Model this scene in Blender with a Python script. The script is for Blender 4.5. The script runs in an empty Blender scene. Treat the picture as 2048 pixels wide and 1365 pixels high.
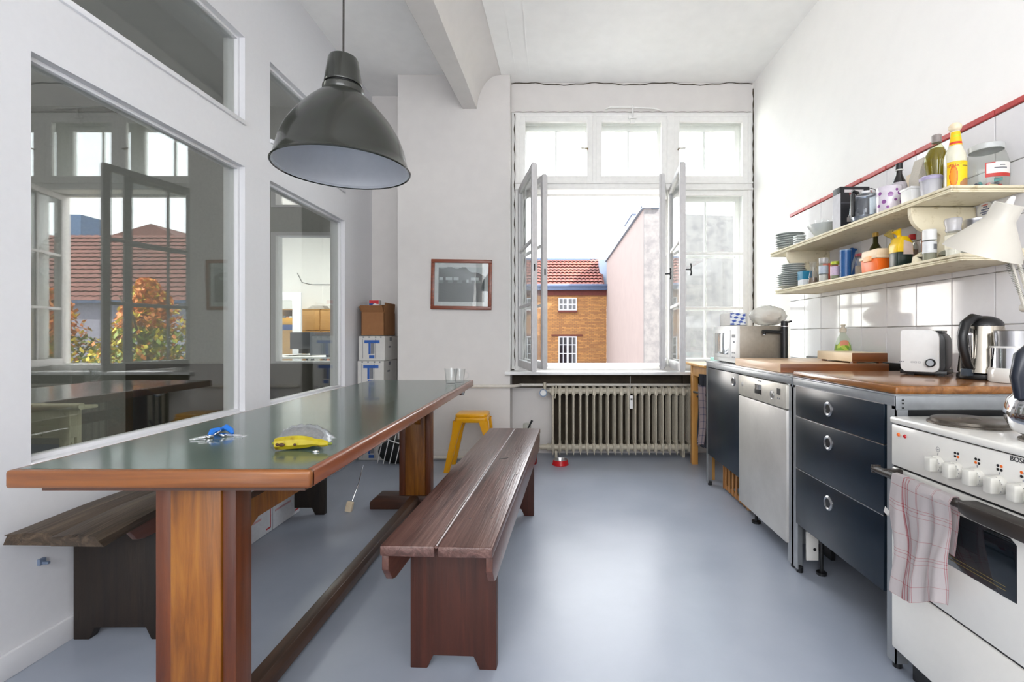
import bpy, bmesh, math, random
from mathutils import Vector, Matrix
random.seed(7)
S = bpy.context.scene
COL = S.collection
R = math.radians
PI = math.pi

# ------------------------------------------------------------------ camera, sky, sun, exposure
cam = bpy.data.cameras.new('camera'); camo = bpy.data.objects.new('camera', cam); COL.objects.link(camo)
camo.location = (0, 0, 1.08); camo.rotation_euler = (R(90), 0, 0)
cam.sensor_width = 36; cam.lens = 955 / 2048 * 36
cam.shift_x = -86 / 2048; cam.shift_y = -12.5 / 2048
cam.clip_start = 0.02; cam.clip_end = 400
S.camera = camo
wd = bpy.data.worlds.new('sky'); S.world = wd; wd.use_nodes = True
bg = wd.node_tree.nodes['Background']
bg.inputs[0].default_value = (0.95, 0.97, 1.0, 1); bg.inputs[1].default_value = 6.0
sl = bpy.data.lights.new('sun', 'SUN'); so = bpy.data.objects.new('sun', sl); COL.objects.link(so)
sl.energy = 20.0; sl.angle = R(0.6); sl.color = (1, .95, .86)
so.rotation_euler = Vector((0.8, -0.45, 0.9)).to_track_quat('Z', 'Y').to_euler()
def portal(name, loc, rot, sx, sz):
    l = bpy.data.lights.new(name, 'AREA'); l.shape = 'RECTANGLE'; l.size = sx; l.size_y = sz
    l.cycles.is_portal = True
    o = bpy.data.objects.new(name, l); COL.objects.link(o); o.location = loc; o.rotation_euler = rot
portal('window_portal', (.70, 4.60, 1.92), (R(-90), 0, 0), 2.15, 2.32)
portal('rear_portal', (-.1, -2.33, 2.1), (R(90), 0, 0), 3.0, 1.7)
def lamp(name, loc, w, sx, sy):
    l = bpy.data.lights.new(name, 'AREA'); l.shape = 'RECTANGLE'; l.size = sx; l.size_y = sy; l.energy = w; l.color = (1, .98, .95)
    o = bpy.data.objects.new(name, l); COL.objects.link(o); o.location = loc
lamp('office_fill_light', (-4.5, 7.6, 3.25), 130, 2.5, .6)  # added fill lamp without a fixture, brightens the office
lamp('neighbour_fill_light', (-4.2, 1.8, 3.25), 20, 1.8, .4)  # added fill lamp, lifts the dim room behind the near pane
S.view_settings.view_transform = 'Standard'; S.view_settings.look = 'None'
S.view_settings.gamma = 1; S.view_settings.use_curve_mapping = False
S.view_settings.exposure = 0.47

# ------------------------------------------------------------------ materials
def lin(c):
    return tuple(((v/255)/12.92 if v/255 <= .04045 else ((v/255+.055)/1.055)**2.4) for v in c[:3]) + (1,)
def newmat(name):
    m = bpy.data.materials.new(name); m.use_nodes = True
    nt = m.node_tree; return m, nt, nt.nodes['Principled BSDF']
def N(nt, t, **k):
    n = nt.nodes.new(t)
    for a, b in k.items(): setattr(n, a, b)
    return n
def coords(nt, scale=(1,1,1), rot=(0,0,0), src='Object'):
    tc = N(nt, 'ShaderNodeTexCoord'); mp = N(nt, 'ShaderNodeMapping')
    mp.inputs['Scale'].default_value = scale; mp.inputs['Rotation'].default_value = rot
    nt.links.new(tc.outputs[src], mp.inputs[0]); return mp.outputs[0]
def ramp(nt, src, stops):
    r = N(nt, 'ShaderNodeValToRGB'); e = r.color_ramp.elements
    while len(e) < len(stops): e.new(.5)
    for i, (p, c) in enumerate(stops): e[i].position = p; e[i].color = c
    nt.links.new(src, r.inputs[0]); return r.outputs[0]
def bump(nt, bs, src, strength, dist=.002):
    b = N(nt, 'ShaderNodeBump'); b.inputs['Strength'].default_value = strength; b.inputs['Distance'].default_value = dist
    nt.links.new(src, b.inputs['Height']); nt.links.new(b.outputs[0], bs.inputs['Normal'])
def M(name, c, rough=.5, metal=0, var=.06, vs=8, bs=0, bscale=60, coat=0, spec=.5, emit=0, sss=0):
    """plain material with a soft noise variation of its colour and optional fine relief"""
    m, nt, b = newmat(name); L = lin(c)
    b.inputs['Roughness'].default_value = rough; b.inputs['Metallic'].default_value = metal
    b.inputs['Specular IOR Level'].default_value = spec
    b.inputs['Coat Weight'].default_value = coat; b.inputs['Coat Roughness'].default_value = .08
    if sss: b.inputs['Subsurface Weight'].default_value = sss; b.inputs['Subsurface Scale'].default_value = .01
    v = coords(nt, (vs,)*3); n = N(nt, 'ShaderNodeTexNoise'); n.inputs['Detail'].default_value = 4
    nt.links.new(v, n.inputs['Vector'])
    lo = tuple(x*(1-var) for x in L[:3])+(1,); hi = tuple(min(1, x*(1+var)) for x in L[:3])+(1,)
    nt.links.new(ramp(nt, n.outputs[0], [(.3, lo), (.7, hi)]), b.inputs['Base Color'])
    if bs:
        n2 = N(nt, 'ShaderNodeTexNoise'); n2.inputs['Scale'].default_value = bscale; n2.inputs['Detail'].default_value = 5
        nt.links.new(coords(nt), n2.inputs['Vector']); bump(nt, b, n2.outputs[0], bs)
    return m
def wood(name, dark, light, axis='y', rough=.45, scale=14, stretch=.07, mid=None, bs=.25, coat=0, dist=1.2):
    m, nt, b = newmat(name)
    sc = [scale]*3; sc['xyz'.index(axis)] = scale*stretch
    v = coords(nt, sc)
    n = N(nt, 'ShaderNodeTexNoise'); n.inputs['Scale'].default_value = 1; n.inputs['Detail'].default_value = 6
    n.inputs['Distortion'].default_value = dist; n.inputs['Roughness'].default_value = .62
    nt.links.new(v, n.inputs['Vector'])
    st = [(.28, lin(dark)), (.72, lin(light))]
    if mid: st.insert(1, (.5, lin(mid)))
    nt.links.new(ramp(nt, n.outputs[0], st), b.inputs['Base Color'])
    n2 = N(nt, 'ShaderNodeTexNoise'); n2.inputs['Scale'].default_value = 6; n2.inputs['Detail'].default_value = 4
    nt.links.new(v, n2.inputs['Vector'])
    bump(nt, b, n2.outputs[0], bs)
    b.inputs['Roughness'].default_value = rough; b.inputs['Coat Weight'].default_value = coat; b.inputs['Coat Roughness'].default_value = .15
    return m
def blotch(name, base, spots, rough=.5, scale=6, lo=.5, hi=.6, bs=.1, metal=0, stretch=(1,1,1), coat=0):
    m, nt, b = newmat(name); v = coords(nt, stretch)
    n = N(nt, 'ShaderNodeTexNoise'); n.inputs['Scale'].default_value = scale; n.inputs['Detail'].default_value = 8
    n.inputs['Roughness'].default_value = .65; nt.links.new(v, n.inputs['Vector'])
    nt.links.new(ramp(nt, n.outputs[0], [(lo, lin(base)), (hi, lin(spots))]), b.inputs['Base Color'])
    bump(nt, b, n.outputs[0], bs); b.inputs['Roughness'].default_value = rough; b.inputs['Metallic'].default_value = metal
    b.inputs['Coat Weight'].default_value = coat
    return m
def glass(name, tint=(255,255,255), ior=1.5, rough=0.0, milky=0, milk=(240,240,240)):
    m = bpy.data.materials.new(name); m.use_nodes = True; nt = m.node_tree; nt.nodes.clear()
    out = N(nt, 'ShaderNodeOutputMaterial'); tr = N(nt, 'ShaderNodeBsdfTransparent'); gl = N(nt, 'ShaderNodeBsdfGlossy')
    mx = N(nt, 'ShaderNodeMixShader'); ge = N(nt, 'ShaderNodeNewGeometry'); dt = N(nt, 'ShaderNodeVectorMath', operation='DOT_PRODUCT')
    nt.links.new(ge.outputs['Normal'], dt.inputs[0]); nt.links.new(ge.outputs['Incoming'], dt.inputs[1])
    ab = N(nt, 'ShaderNodeMath', operation='ABSOLUTE'); nt.links.new(dt.outputs['Value'], ab.inputs[0])
    om = N(nt, 'ShaderNodeMath', operation='SUBTRACT'); om.inputs[0].default_value = 1; nt.links.new(ab.outputs[0], om.inputs[1])
    pw = N(nt, 'ShaderNodeMath', operation='POWER'); pw.inputs[1].default_value = 5; nt.links.new(om.outputs[0], pw.inputs[0])
    f0 = ((ior-1)/(ior+1))**2
    fr = N(nt, 'ShaderNodeMath', operation='MULTIPLY_ADD'); fr.inputs[1].default_value = 1-f0; fr.inputs[2].default_value = f0; nt.links.new(pw.outputs[0], fr.inputs[0])
    tr.inputs[0].default_value = lin(tint); gl.inputs['Roughness'].default_value = rough
    nt.links.new(fr.outputs[0], mx.inputs[0]); 
    last = tr.outputs[0]
    if milky:
        df = N(nt, 'ShaderNodeBsdfDiffuse'); df.inputs[0].default_value = lin(milk); m2 = N(nt, 'ShaderNodeMixShader')
        m2.inputs[0].default_value = milky; nt.links.new(tr.outputs[0], m2.inputs[1]); nt.links.new(df.outputs[0], m2.inputs[2]); last = m2.outputs[0]
    nt.links.new(last, mx.inputs[1]); nt.links.new(gl.outputs[0], mx.inputs[2])
    nt.links.new(mx.outputs[0], out.inputs[0]); return m
def attrmat(name, rough=.5):
    m, nt, b = newmat(name); a = N(nt, 'ShaderNodeVertexColor'); a.layer_name = 'Col'
    nt.links.new(a.outputs[0], b.inputs['Base Color']); b.inputs['Roughness'].default_value = rough; return m
def checks(name, base, line, axes, rough=.9):
    """cloth with woven lines: axes = [(axis index, period, width, offset), ...]"""
    m, nt, b = newmat(name); tc = N(nt, 'ShaderNodeUVMap'); sp = N(nt, 'ShaderNodeSeparateXYZ'); nt.links.new(tc.outputs[0], sp.inputs[0])
    acc = None
    for ax, per, wd_, off in axes:
        a = N(nt, 'ShaderNodeMath', operation='MULTIPLY_ADD'); a.inputs[1].default_value = 1/per; a.inputs[2].default_value = off
        nt.links.new(sp.outputs[ax], a.inputs[0])
        f = N(nt, 'ShaderNodeMath', operation='FRACT'); nt.links.new(a.outputs[0], f.inputs[0])
        l = N(nt, 'ShaderNodeMath', operation='LESS_THAN'); l.inputs[1].default_value = wd_; nt.links.new(f.outputs[0], l.inputs[0])
        l2 = N(nt, 'ShaderNodeMath', operation='MULTIPLY'); l2.inputs[1].default_value = .55; nt.links.new(l.outputs[0], l2.inputs[0])
        if acc is None: acc = l2.outputs[0]
        else:
            s = N(nt, 'ShaderNodeMath', operation='ADD'); s.use_clamp = True; nt.links.new(acc, s.inputs[0]); nt.links.new(l2.outputs[0], s.inputs[1]); acc = s.outputs[0]
    nt.links.new(ramp(nt, acc, [(0, lin(base)), (1, lin(line))]), b.inputs['Base Color'])
    b.inputs['Roughness'].default_value = rough; return m

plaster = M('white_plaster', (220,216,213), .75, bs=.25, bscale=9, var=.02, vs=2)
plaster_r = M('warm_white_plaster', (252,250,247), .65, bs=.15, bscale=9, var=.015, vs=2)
partition = M('painted_partition', (232,232,235), .5, bs=.05, bscale=30, var=.01)
ceilm = M('ceiling_paint', (248,247,245), .8, bs=.2, bscale=7, var=.02, vs=2)
recess_shade = blotch('recess_shade_brown', (84,74,60), (52,46,38), .9, 5, .35, .7, .4)  # dark brown tone for the shade inside the radiator recess
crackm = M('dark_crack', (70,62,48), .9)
floorm, nt, b = newmat('grey_resin_floor')
n = N(nt, 'ShaderNodeTexNoise'); n.inputs['Scale'].default_value = 2.2; n.inputs['Detail'].default_value = 7; nt.links.new(coords(nt), n.inputs['Vector'])
nt.links.new(ramp(nt, n.outputs[0], [(.35, lin((152,160,174))), (.65, lin((164,171,184)))]), b.inputs['Base Color'])
n2 = N(nt, 'ShaderNodeTexNoise'); n2.inputs['Scale'].default_value = 5; n2.inputs['Detail'].default_value = 3; nt.links.new(coords(nt), n2.inputs['Vector'])
bump(nt, b, n2.outputs[0], .12, .01)
mr = N(nt, 'ShaderNodeMapRange'); mr.inputs[3].default_value = .24; mr.inputs[4].default_value = .42; nt.links.new(n.outputs[0], mr.inputs[0]); nt.links.new(mr.outputs[0], b.inputs['Roughness'])
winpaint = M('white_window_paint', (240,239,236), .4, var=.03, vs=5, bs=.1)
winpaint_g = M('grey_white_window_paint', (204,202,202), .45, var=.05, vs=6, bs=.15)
sillpaint = M('white_sill_paint', (238,238,238), .35, var=.02)
pane_g = glass('window_glass', (250,252,252), 1.45)
part_g = glass('partition_glass', (246,248,245), 2.05)
tilem = M('white_glazed_tile', (236,234,236), .07, var=.01, bs=.03, bscale=4, coat=.3)
redtile = M('dusty_red_trim_tile', (188,72,72), .3, var=.12, vs=20)
grout = M('grey_grout', (150,146,140), .9)
steel = M('brushed_steel', (190,190,192), .28, metal=1, var=.05, vs=3)
steel_l = blotch('stainless_front', (206,204,200), (190,188,184), .42, 3, .35, .65, .02, metal=.4)
chrome = M('polished_chrome', (225,225,228), .08, metal=1, var=.0)
galv = M('galvanised_grey_frame', (158,162,166), .38, metal=.55, var=.05)
black = M('black_plastic', (26,27,29), .35, var=.05)
blackm = M('matt_black_metal', (24,26,28), .42, var=.05)
navy = M('black_laminate_front', (20,32,44), .28, var=.08, vs=3)
white_e = M('white_enamel', (228,226,220), .18, var=.01, coat=.3)
white_p = M('white_plastic', (232,232,230), .35, var=.02)
porc = M('grey_white_porcelain', (196,202,200), .15, var=.03, coat=.4)
darkglass = M('dark_oven_glass', (14,22,28), .05, var=.02, coat=.5)
radm = M('aged_cream_radiator_paint', (198,190,172), .4, var=.1, vs=12, bs=.2, bscale=80)
shelfm = blotch('worn_cream_shelf_paint', (230,220,192), (184,168,126), .55, 22, .56, .72, .25)
lino = blotch('dark_green_linoleum', (66,84,76), (76,94,86), .17, 5, .4, .6, .02, coat=.15)
w_edge = wood('varnished_orange_edge', (92,46,14), (142,84,30), 'x', .34, 22, .07, coat=.2)
w_edge_y = wood('varnished_orange_edge_along', (108,56,34), (150,88,58), 'y', .25, 16, .08, coat=.4)
w_ped = wood('varnished_pedestal_wood', (84,42,8), (156,100,30), 'z', .4, 26, .07, mid=(130,76,16), coat=.12)
w_ped_d = wood('red_brown_pedestal_wood', (66,26,8), (112,56,18), 'z', .4, 22, .08, coat=.1)
w_dark = wood('dark_foot_wood', (40,26,18), (86,58,40), 'y', .45, 16, .08, coat=.1)
w_darkx = wood('dark_foot_wood_across', (40,24,18), (86,52,36), 'x', .45, 16, .08)
w_bench = wood('dark_bench_seat_wood', (58,38,34), (122,92,84), 'y', .3, 34, .035, mid=(90,62,55), bs=.7, coat=.25)
w_bleg = wood('red_brown_bench_leg', (42,19,12), (80,38,25), 'z', .55, 26, .06, bs=.35)
w_brail = wood('red_brown_bench_rail', (66,38,30), (108,68,56), 'y', .33, 20, .06, coat=.2)
w_old = wood('weathered_grey_brown_wood', (34,26,18), (104,88,70), 'y', .55, 30, .045, mid=(70,56,42), bs=1.0)
w_oldleg = wood('blackened_oak_leg', (20,14,10), (44,32,22), 'z', .6, 20, .08, bs=.5)
w_top = wood('oiled_beech_worktop', (108,64,26), (168,114,58), 'y', .2, 26, .06, mid=(140,88,38), coat=.4)
w_board = wood('pale_beech_board', (214,176,140), (242,214,182), 'y', .4, 14, .08, coat=.1)
w_endgr = wood('dark_end_grain', (92,50,22), (140,82,42), 'x', .35, 14, .1, coat=.2)
w_ash = wood('pale_ash_block', (232,208,170), (250,234,206), 'y', .4, 14, .08)
w_pine = wood('orange_pine', (196,136,64), (226,172,96), 'z', .4, 12, .08, coat=.2)
w_pic = wood('mahogany_picture_frame', (98,42,22), (146,70,38), 'x', .35, 30, .1, coat=.2)
w_crate = wood('crate_slat_wood', (150,98,52), (204,150,92), 'z', .6, 14, .1)
w_desk = wood('office_birch', (176,128,72), (206,160,100), 'x', .5, 10, .1)
card = M('brown_cardboard', (150,104,66), .85, var=.05, vs=5)
cardw = M('white_cardboard', (206,204,200), .75, var=.03)
bluep = M('blue_print', (44,92,170), .6)
greyp = M('grey_print', (120,122,128), .6)
redp = M('red_print', (184,40,44), .6)
yellow = M('yellow_plastic', (240,172,12), .3, var=.03, coat=.2)
orange = M('orange_plastic', (238,110,30), .35, var=.03, sss=.1)
cream_p = M('cream_plastic', (236,214,182), .4)
copper_pipe = M('painted_pipe', (218,212,202), .4)
lampout = M('dark_grey_green_enamel', (34,36,30), .22, var=.05, vs=3, coat=.25)
lampin = M('pale_blue_grey_enamel', (206,210,218), .35, var=.02)
cabm = M('dark_cable', (44,40,36), .6)

# ------------------------------------------------------------------ mesh helpers
class MB:
    def __init__(s): s.bm = bmesh.new(); s.mi = 0
    def _fin(s, faces, smooth):
        for f in faces: f.material_index = s.mi; f.smooth = smooth
    def box(s, x0, x1, y0, y1, z0, z1, bev=0, seg=2, rot=None, piv=None):
        x0, x1 = min(x0,x1), max(x0,x1); y0, y1 = min(y0,y1), max(y0,y1); z0, z1 = min(z0,z1), max(z0,z1)
        r = bmesh.ops.create_cube(s.bm, size=1)['verts']
        for v in r: v.co = Vector(((x0+x1)/2+v.co.x*(x1-x0), (y0+y1)/2+v.co.y*(y1-y0), (z0+z1)/2+v.co.z*(z1-z0)))
        fs = set(f for v in r for f in v.link_faces); es = set(e for v in r for e in v.link_edges)
        vs = set(r)
        if bev:
            b = bmesh.ops.bevel(s.bm, geom=list(es), offset=min(bev, .49*min(x1-x0,y1-y0,z1-z0)), segments=seg, affect='EDGES', profile=.5)
            fs = set(f for f in fs if f.is_valid) | set(b['faces']); vs = set(v for f in fs for v in f.verts)
        if rot is not None:
            p = Vector(piv) if piv else Vector(((x0+x1)/2, (y0+y1)/2, (z0+z1)/2))
            for v in vs: v.co = p + rot @ (v.co-p)
        s._fin(fs, bool(bev)); return s
    def prism(s, pts, a0, a1, axis='y', smooth=False, bev=0):
        """polygon pts (2-D) extruded along axis: x -> (y,z), y -> (x,z), z -> (x,y)"""
        def P(p, a): return (a, p[0], p[1]) if axis == 'x' else (p[0], a, p[1]) if axis == 'y' else (p[0], p[1], a)
        A = [s.bm.verts.new(P(p, a0)) for p in pts]; B = [s.bm.verts.new(P(p, a1)) for p in pts]
        fs = [s.bm.faces.new(A), s.bm.faces.new(B[::-1])]
        n = len(pts)
        for i in range(n): fs.append(s.bm.faces.new((A[i], B[i], B[(i+1)%n], A[(i+1)%n])))
        bmesh.ops.recalc_face_normals(s.bm, faces=fs)
        if bev:
            es = set(e for f in fs for e in f.edges)
            b = bmesh.ops.bevel(s.bm, geom=list(es), offset=bev, segments=2, affect='EDGES', profile=.5)
            fs = [f for f in fs if f.is_valid] + list(b['faces'])
        s._fin(fs, smooth or bool(bev)); return s
    def lathe(s, prof, seg=24, c=(0,0,0), axis=(0,0,1), close=False, sx=1, sy=1):
        q = Vector(axis).normalized().to_track_quat('Z', 'Y') if tuple(axis) != (0,0,1) else None
        rings = []
        for r, z in prof:
            ring = []
            for k in range(seg if r > 1e-6 else 1):
                a = 2*PI*k/seg; v = Vector((r*math.cos(a)*sx, r*math.sin(a)*sy, z))
                if q: v = q @ v
                ring.append(s.bm.verts.new(v+Vector(c)))
            rings.append(ring)
        fs = []
        for A, B in zip(rings, rings[1:]):
            if len(A) == 1 and len(B) == 1: continue
            for k in range(seg):
                k2 = (k+1) % seg
                if len(A) == 1: fs.append(s.bm.faces.new((A[0], B[k], B[k2])))
                elif len(B) == 1: fs.append(s.bm.faces.new((A[k], B[0], A[k2])))
                else: fs.append(s.bm.faces.new((A[k], B[k], B[k2], A[k2])))
        for ring in ([rings[0], rings[-1]] if close else []):
            if len(ring) > 2: fs.append(s.bm.faces.new(ring))
        bmesh.ops.recalc_face_normals(s.bm, faces=fs)
        s._fin(fs, True); return s
    def cyl(s, p0, p1, r, r1=None, seg=12):
        p0, p1 = Vector(p0), Vector(p1); d = p1-p0
        return s.lathe([(0,0), (r,0), (r if r1 is None else r1, d.length), (0, d.length)], seg, p0, d)
    def ball(s, c, r, seg=16, sc=(1,1,1)):
        v = bmesh.ops.create_uvsphere(s.bm, u_segments=seg, v_segments=max(6, seg//2), radius=r)['verts']
        for a in v: a.co = Vector(c) + Vector((a.co.x*sc[0], a.co.y*sc[1], a.co.z*sc[2]))
        s._fin(set(f for a in v for f in a.link_faces), True); return s
    def tube(s, pts, r, seg=8, rs=None):
        pts = [Vector(p) for p in pts]; rings = []; n0 = None
        for i, p in enumerate(pts):
            t = (pts[min(i+1, len(pts)-1)] - pts[max(i-1, 0)]).normalized()
            if n0 is None: n0 = t.orthogonal().normalized()
            n0 = (n0 - t*n0.dot(t)).normalized(); bn = t.cross(n0)
            rr = rs[i] if rs else r
            rings.append([s.bm.verts.new(p + (n0*math.cos(2*PI*k/seg) + bn*math.sin(2*PI*k/seg))*rr) for k in range(seg)])
        fs = []
        for A, B in zip(rings, rings[1:]):
            for k in range(seg): fs.append(s.bm.faces.new((A[k], B[k], B[(k+1)%seg], A[(k+1)%seg])))
        fs.append(s.bm.faces.new(rings[0])); fs.append(s.bm.faces.new(rings[-1]))
        bmesh.ops.recalc_face_normals(s.bm, faces=fs)
        s._fin(fs, True); return s
    def grid(s, nx, ny, f, thick=0, uv=False):
        V = [[s.bm.verts.new(f(i/nx, j/ny)) for j in range(ny+1)] for i in range(nx+1)]
        ul = s.bm.loops.layers.uv.verify() if uv else None
        fs = []
        for i in range(nx):
            for j in range(ny):
                fc = s.bm.faces.new((V[i][j], V[i+1][j], V[i+1][j+1], V[i][j+1])); fs.append(fc)
                if uv:
                    for lp, (a, b_) in zip(fc.loops, ((i,j),(i+1,j),(i+1,j+1),(i,j+1))): lp[ul].uv = (a/nx, b_/ny)
        s._fin(fs, True)
        if thick:
            r = bmesh.ops.solidify(s.bm, geom=fs, thickness=thick)
            for g in r['geom']:
                if isinstance(g, bmesh.types.BMFace): g.smooth = True; g.material_index = s.mi
        return s
def link(name, me, parent=None):
    o = bpy.data.objects.new(name, me); COL.objects.link(o)
    if parent: o.parent = parent
    return o
def orig(o):
    v = Vector((0,0,0))
    while o: v += o.location; o = o.parent
    return v
def obj(name, mb, mats, parent=None, W=False):
    """one mesh object; W = geometry given in world coordinates under an unrotated parent"""
    me = bpy.data.meshes.new(name)
    if W and parent: bmesh.ops.translate(mb.bm, verts=mb.bm.verts, vec=-orig(parent))
    mb.bm.to_mesh(me); mb.bm.free()
    for m in (mats if isinstance(mats, (list, tuple)) else [mats]): me.materials.append(m)
    me.set_sharp_from_angle(angle=R(38))
    return link(name, me, parent)
def tag(o, label, cat, group=None, kind=None):
    o['label'] = label; o['category'] = cat
    if group: o['group'] = group
    if kind: o['kind'] = kind
    return o
def thing(name, label, cat, loc=(0,0,0), rz=0, group=None):
    o = link(name, None); o.location = loc; o.rotation_euler = (0,0,rz); o.empty_display_size = .05
    return tag(o, label, cat, group)
def struct(name, mb=None, mats=None):
    o = obj(name, mb, mats) if mb else link(name, None)
    o['kind'] = 'structure'; return o
def copytree(o, parent=None):
    c = o.copy(); COL.objects.link(c)
    if parent: c.parent = parent
    for ch in list(o.children): copytree(ch, c)
    return c
def boxes(name, lst, mat, parent=None, W=False, bev=0):
    m = MB()
    for b_ in lst: m.box(*b_, bev=bev)
    return obj(name, m, mat, parent, W)
def text(s, size, mat, parent, loc, rot, name='lettering', depth=.0004):
    c = bpy.data.curves.new('t', 'FONT'); c.body = s; c.size = size; c.extrude = depth; c.align_x = 'CENTER'; c.align_y = 'CENTER'
    t = bpy.data.objects.new('t', c); COL.objects.link(t); dg = bpy.context.evaluated_depsgraph_get()
    me = bpy.data.meshes.new_from_object(t.evaluated_get(dg)); bpy.data.objects.remove(t)
    me.materials.clear(); me.materials.append(mat)
    o = link(name, me, parent); o.location = loc; o.rotation_euler = rot; return o
attr = attrmat('printed_paper', .45)
def painted(name, f, nx, ny, pos, parent, W=False):
    """flat print: pos(u,v) -> point, f(u,v) -> sRGB colour per cell"""
    m = MB(); cl = m.bm.loops.layers.color.new('Col')
    V = [[m.bm.verts.new(pos(i/nx, j/ny)) for j in range(ny+1)] for i in range(nx+1)]
    for i in range(nx):
        for j in range(ny):
            fc = m.bm.faces.new((V[i][j], V[i+1][j], V[i+1][j+1], V[i][j+1])); c = lin(f((i+.5)/nx, (j+.5)/ny))
            c = tuple(max(0, 1.055*x**(1/2.4)-.055) if x > .0031 else 12.92*x for x in c[:3])+(1,)
            for lp in fc.loops: lp[cl] = c
    return obj(name, m, attr, parent, W)
def rng(*a): return random.uniform(*a)
def wob(u, v, s=0): return math.sin(u*7.3+s)*math.cos(v*5.1+s*2) * .5 + math.sin(u*17+v*11+s) * .3 + math.sin(v*23-u*5+s)*.2

XL, XR, HC = -1.725, 1.77, 3.33
# ------------------------------------------------------------------ room shell
m = MB(); m.box(-6.1, 1.95, -2.4, 4.7, -.12, 0); struct('floor', m, floorm)
m = MB(); m.box(-6.1, 1.95, -2.4, 4.7, HC, HC+.15); struct('ceiling', m, ceilm)
# partition wall with four glazed openings
OY = [(1.572, 2.657), (2.89, 3.92)]; LZ = (.655, 2.015); UZ = (2.265, 2.735)
m = MB(); T = .12
m.box(XL-T, XL, -2.4, OY[0][0], 0, HC)
m.box(XL-T, XL, OY[0][1], OY[1][0], 0, HC)
m.box(XL-T, XL, OY[1][1], 4.5, 0, HC)
for a, c in OY:
    for z0, z1 in ((0, LZ[0]), (LZ[1], UZ[0]), (UZ[1], HC)): m.box(XL-T, XL, a, c, z0, z1)
wl = struct('wall_left', m, partition)
k = 2
for a, c in OY:
    for z0, z1 in (LZ, UZ):
        w = struct('window_%d' % k); w.location = (XL-.05, (a+c)/2, z0); k += 1
        m = MB(); e = .016; X0, X1 = XL-.075, XL-.03
        m.box(X0, X1, a, a+e, z0, z1, .002); m.box(X0, X1, c-e, c, z0, z1, .002)
        m.box(X0, X1-.001, a+e-.002, c-e+.002, z0, z0+e, .002); m.box(X0, X1-.001, a+e-.002, c-e+.002, z1-e, z1, .002)
        obj('glazing_bead', m, partition, w, True)
        obj('pane', MB().box(XL-.054, XL-.048, a+.006, c-.006, z0+.006, z1-.006), part_g, w, True)
        obj('window_sill', MB().box(XL-.045, XL+.012, a, c, z0-.022, z0+.002, .003), partition, w, True)
m = MB(); m.box(XL, XL+.014, -2.4, 4.5, 0, .08, .003); struct('baseboard_left', m, partition)
boxes('wall_hook', [(XL, XL+.01, 1.59, 1.61, .31, .33), (XL, XL+.03, 1.596, 1.604, .312, .32)], M('blue_grey_hook', (110,124,146)), None)
tag(bpy.data.objects['wall_hook'], 'small blue grey hook low on the white partition near the weathered bench', 'hook')
# right wall
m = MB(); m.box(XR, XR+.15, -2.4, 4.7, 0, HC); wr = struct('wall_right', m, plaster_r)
PT = .2075; y0t = 1.901
tw = .0025
tme = MB().box(1.752, XR+.001, tw/2, PT-tw/2, tw/2, PT-tw/2, .0022, 1)
proto = obj('tile', tme, tilem, wr); proto.location = (0, y0t-3*PT, .705)
for i in range(-3, 8):
    for j in range(6):
        if (i, j) == (-3, 0): continue
        t = proto.copy(); COL.objects.link(t); t.location = (0, y0t+i*PT, .705+.2078*j)
tr = obj('trim_tile', MB().box(1.747, XR+.001, .002, PT-.002, 0, .024, .003, 1), redtile, wr); tr.location = (0, y0t-3*PT, 1.9535)
for i in range(-2, 8):
    t = tr.copy(); COL.objects.link(t); t.location = (0, y0t+i*PT, 1.9535)
obj('grout', MB().box(1.757, XR+.001, y0t-3*PT, y0t+8*PT, .705, 1.953), grout, wr)
# facade wall: pier, niche, header, radiator recess
m = MB()
m.box(-1.36, -.389, 4.13, 4.62, 0, HC)
m.box(-.389, XR, 4.26, 4.62, 3.068, HC)
m.box(-.389, XR, 4.36, 4.62, 0, .745)
m.box(-1.9, -1.36, 4.50, 4.62, 0, HC)
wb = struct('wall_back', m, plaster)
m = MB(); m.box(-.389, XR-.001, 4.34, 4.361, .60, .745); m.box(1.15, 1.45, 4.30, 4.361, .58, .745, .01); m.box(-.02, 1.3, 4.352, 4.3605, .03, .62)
obj('recess_shade_patch', m, recess_shade, wb)  # shade under the sill and behind the radiator, painted as dark patches
m = MB(); m.box(-1.36, -.389, 4.118, 4.131, 0, .085, .003); struct('baseboard_back', m, plaster)
m = MB()
m.tube([(-1.36+i*.0971, 4.095, .028+.003*math.sin(i)) for i in range(11)], .014)
tag(obj('heating_pipe', m, copper_pipe), 'white painted pipe lying along the foot of the picture wall', 'pipe')
m = MB(); pts = [(-.389+i*.0358, 4.258, HC-.012+.009*math.sin(i*.37)+.004*math.sin(i*1.3)) for i in range(61)]
m.tube(pts, .004, 5); obj('crack', m, crackm, wb)
m = MB(); m.tube([(-.355+i*.035, 4.257, 3.069+.002*math.sin(i*2.1)) for i in range(61)], .002, 4)
m.tube([(-.36+.004*math.sin(i*1.7), 4.258, .8+i*.045) for i in range(51)], .004, 4, rs=[.002+.005*abs(math.sin(i*2.3))**3 for i in range(51)])
m.tube([(XR-.003+.002*math.sin(i*1.7), 4.256, .8+i*.045) for i in range(56)], .004, 4, rs=[.002+.005*abs(math.sin(i*1.9))**3 for i in range(56)])
obj('crack', m, crackm, wb)
m = MB()
m.box(-6.1, 1.95, -2.4, -2.25, 0, 1.25); m.box(-6.1, 1.95, -2.4, -2.25, 2.95, HC)
m.box(-6.1, -1.6, -2.4, -2.25, 1.25, 2.95); m.box(1.4, 1.95, -2.4, -2.25, 1.25, 2.95)  # unseen opening behind the camera, added and sized for fill daylight
struct('wall_front', m, plaster)
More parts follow.
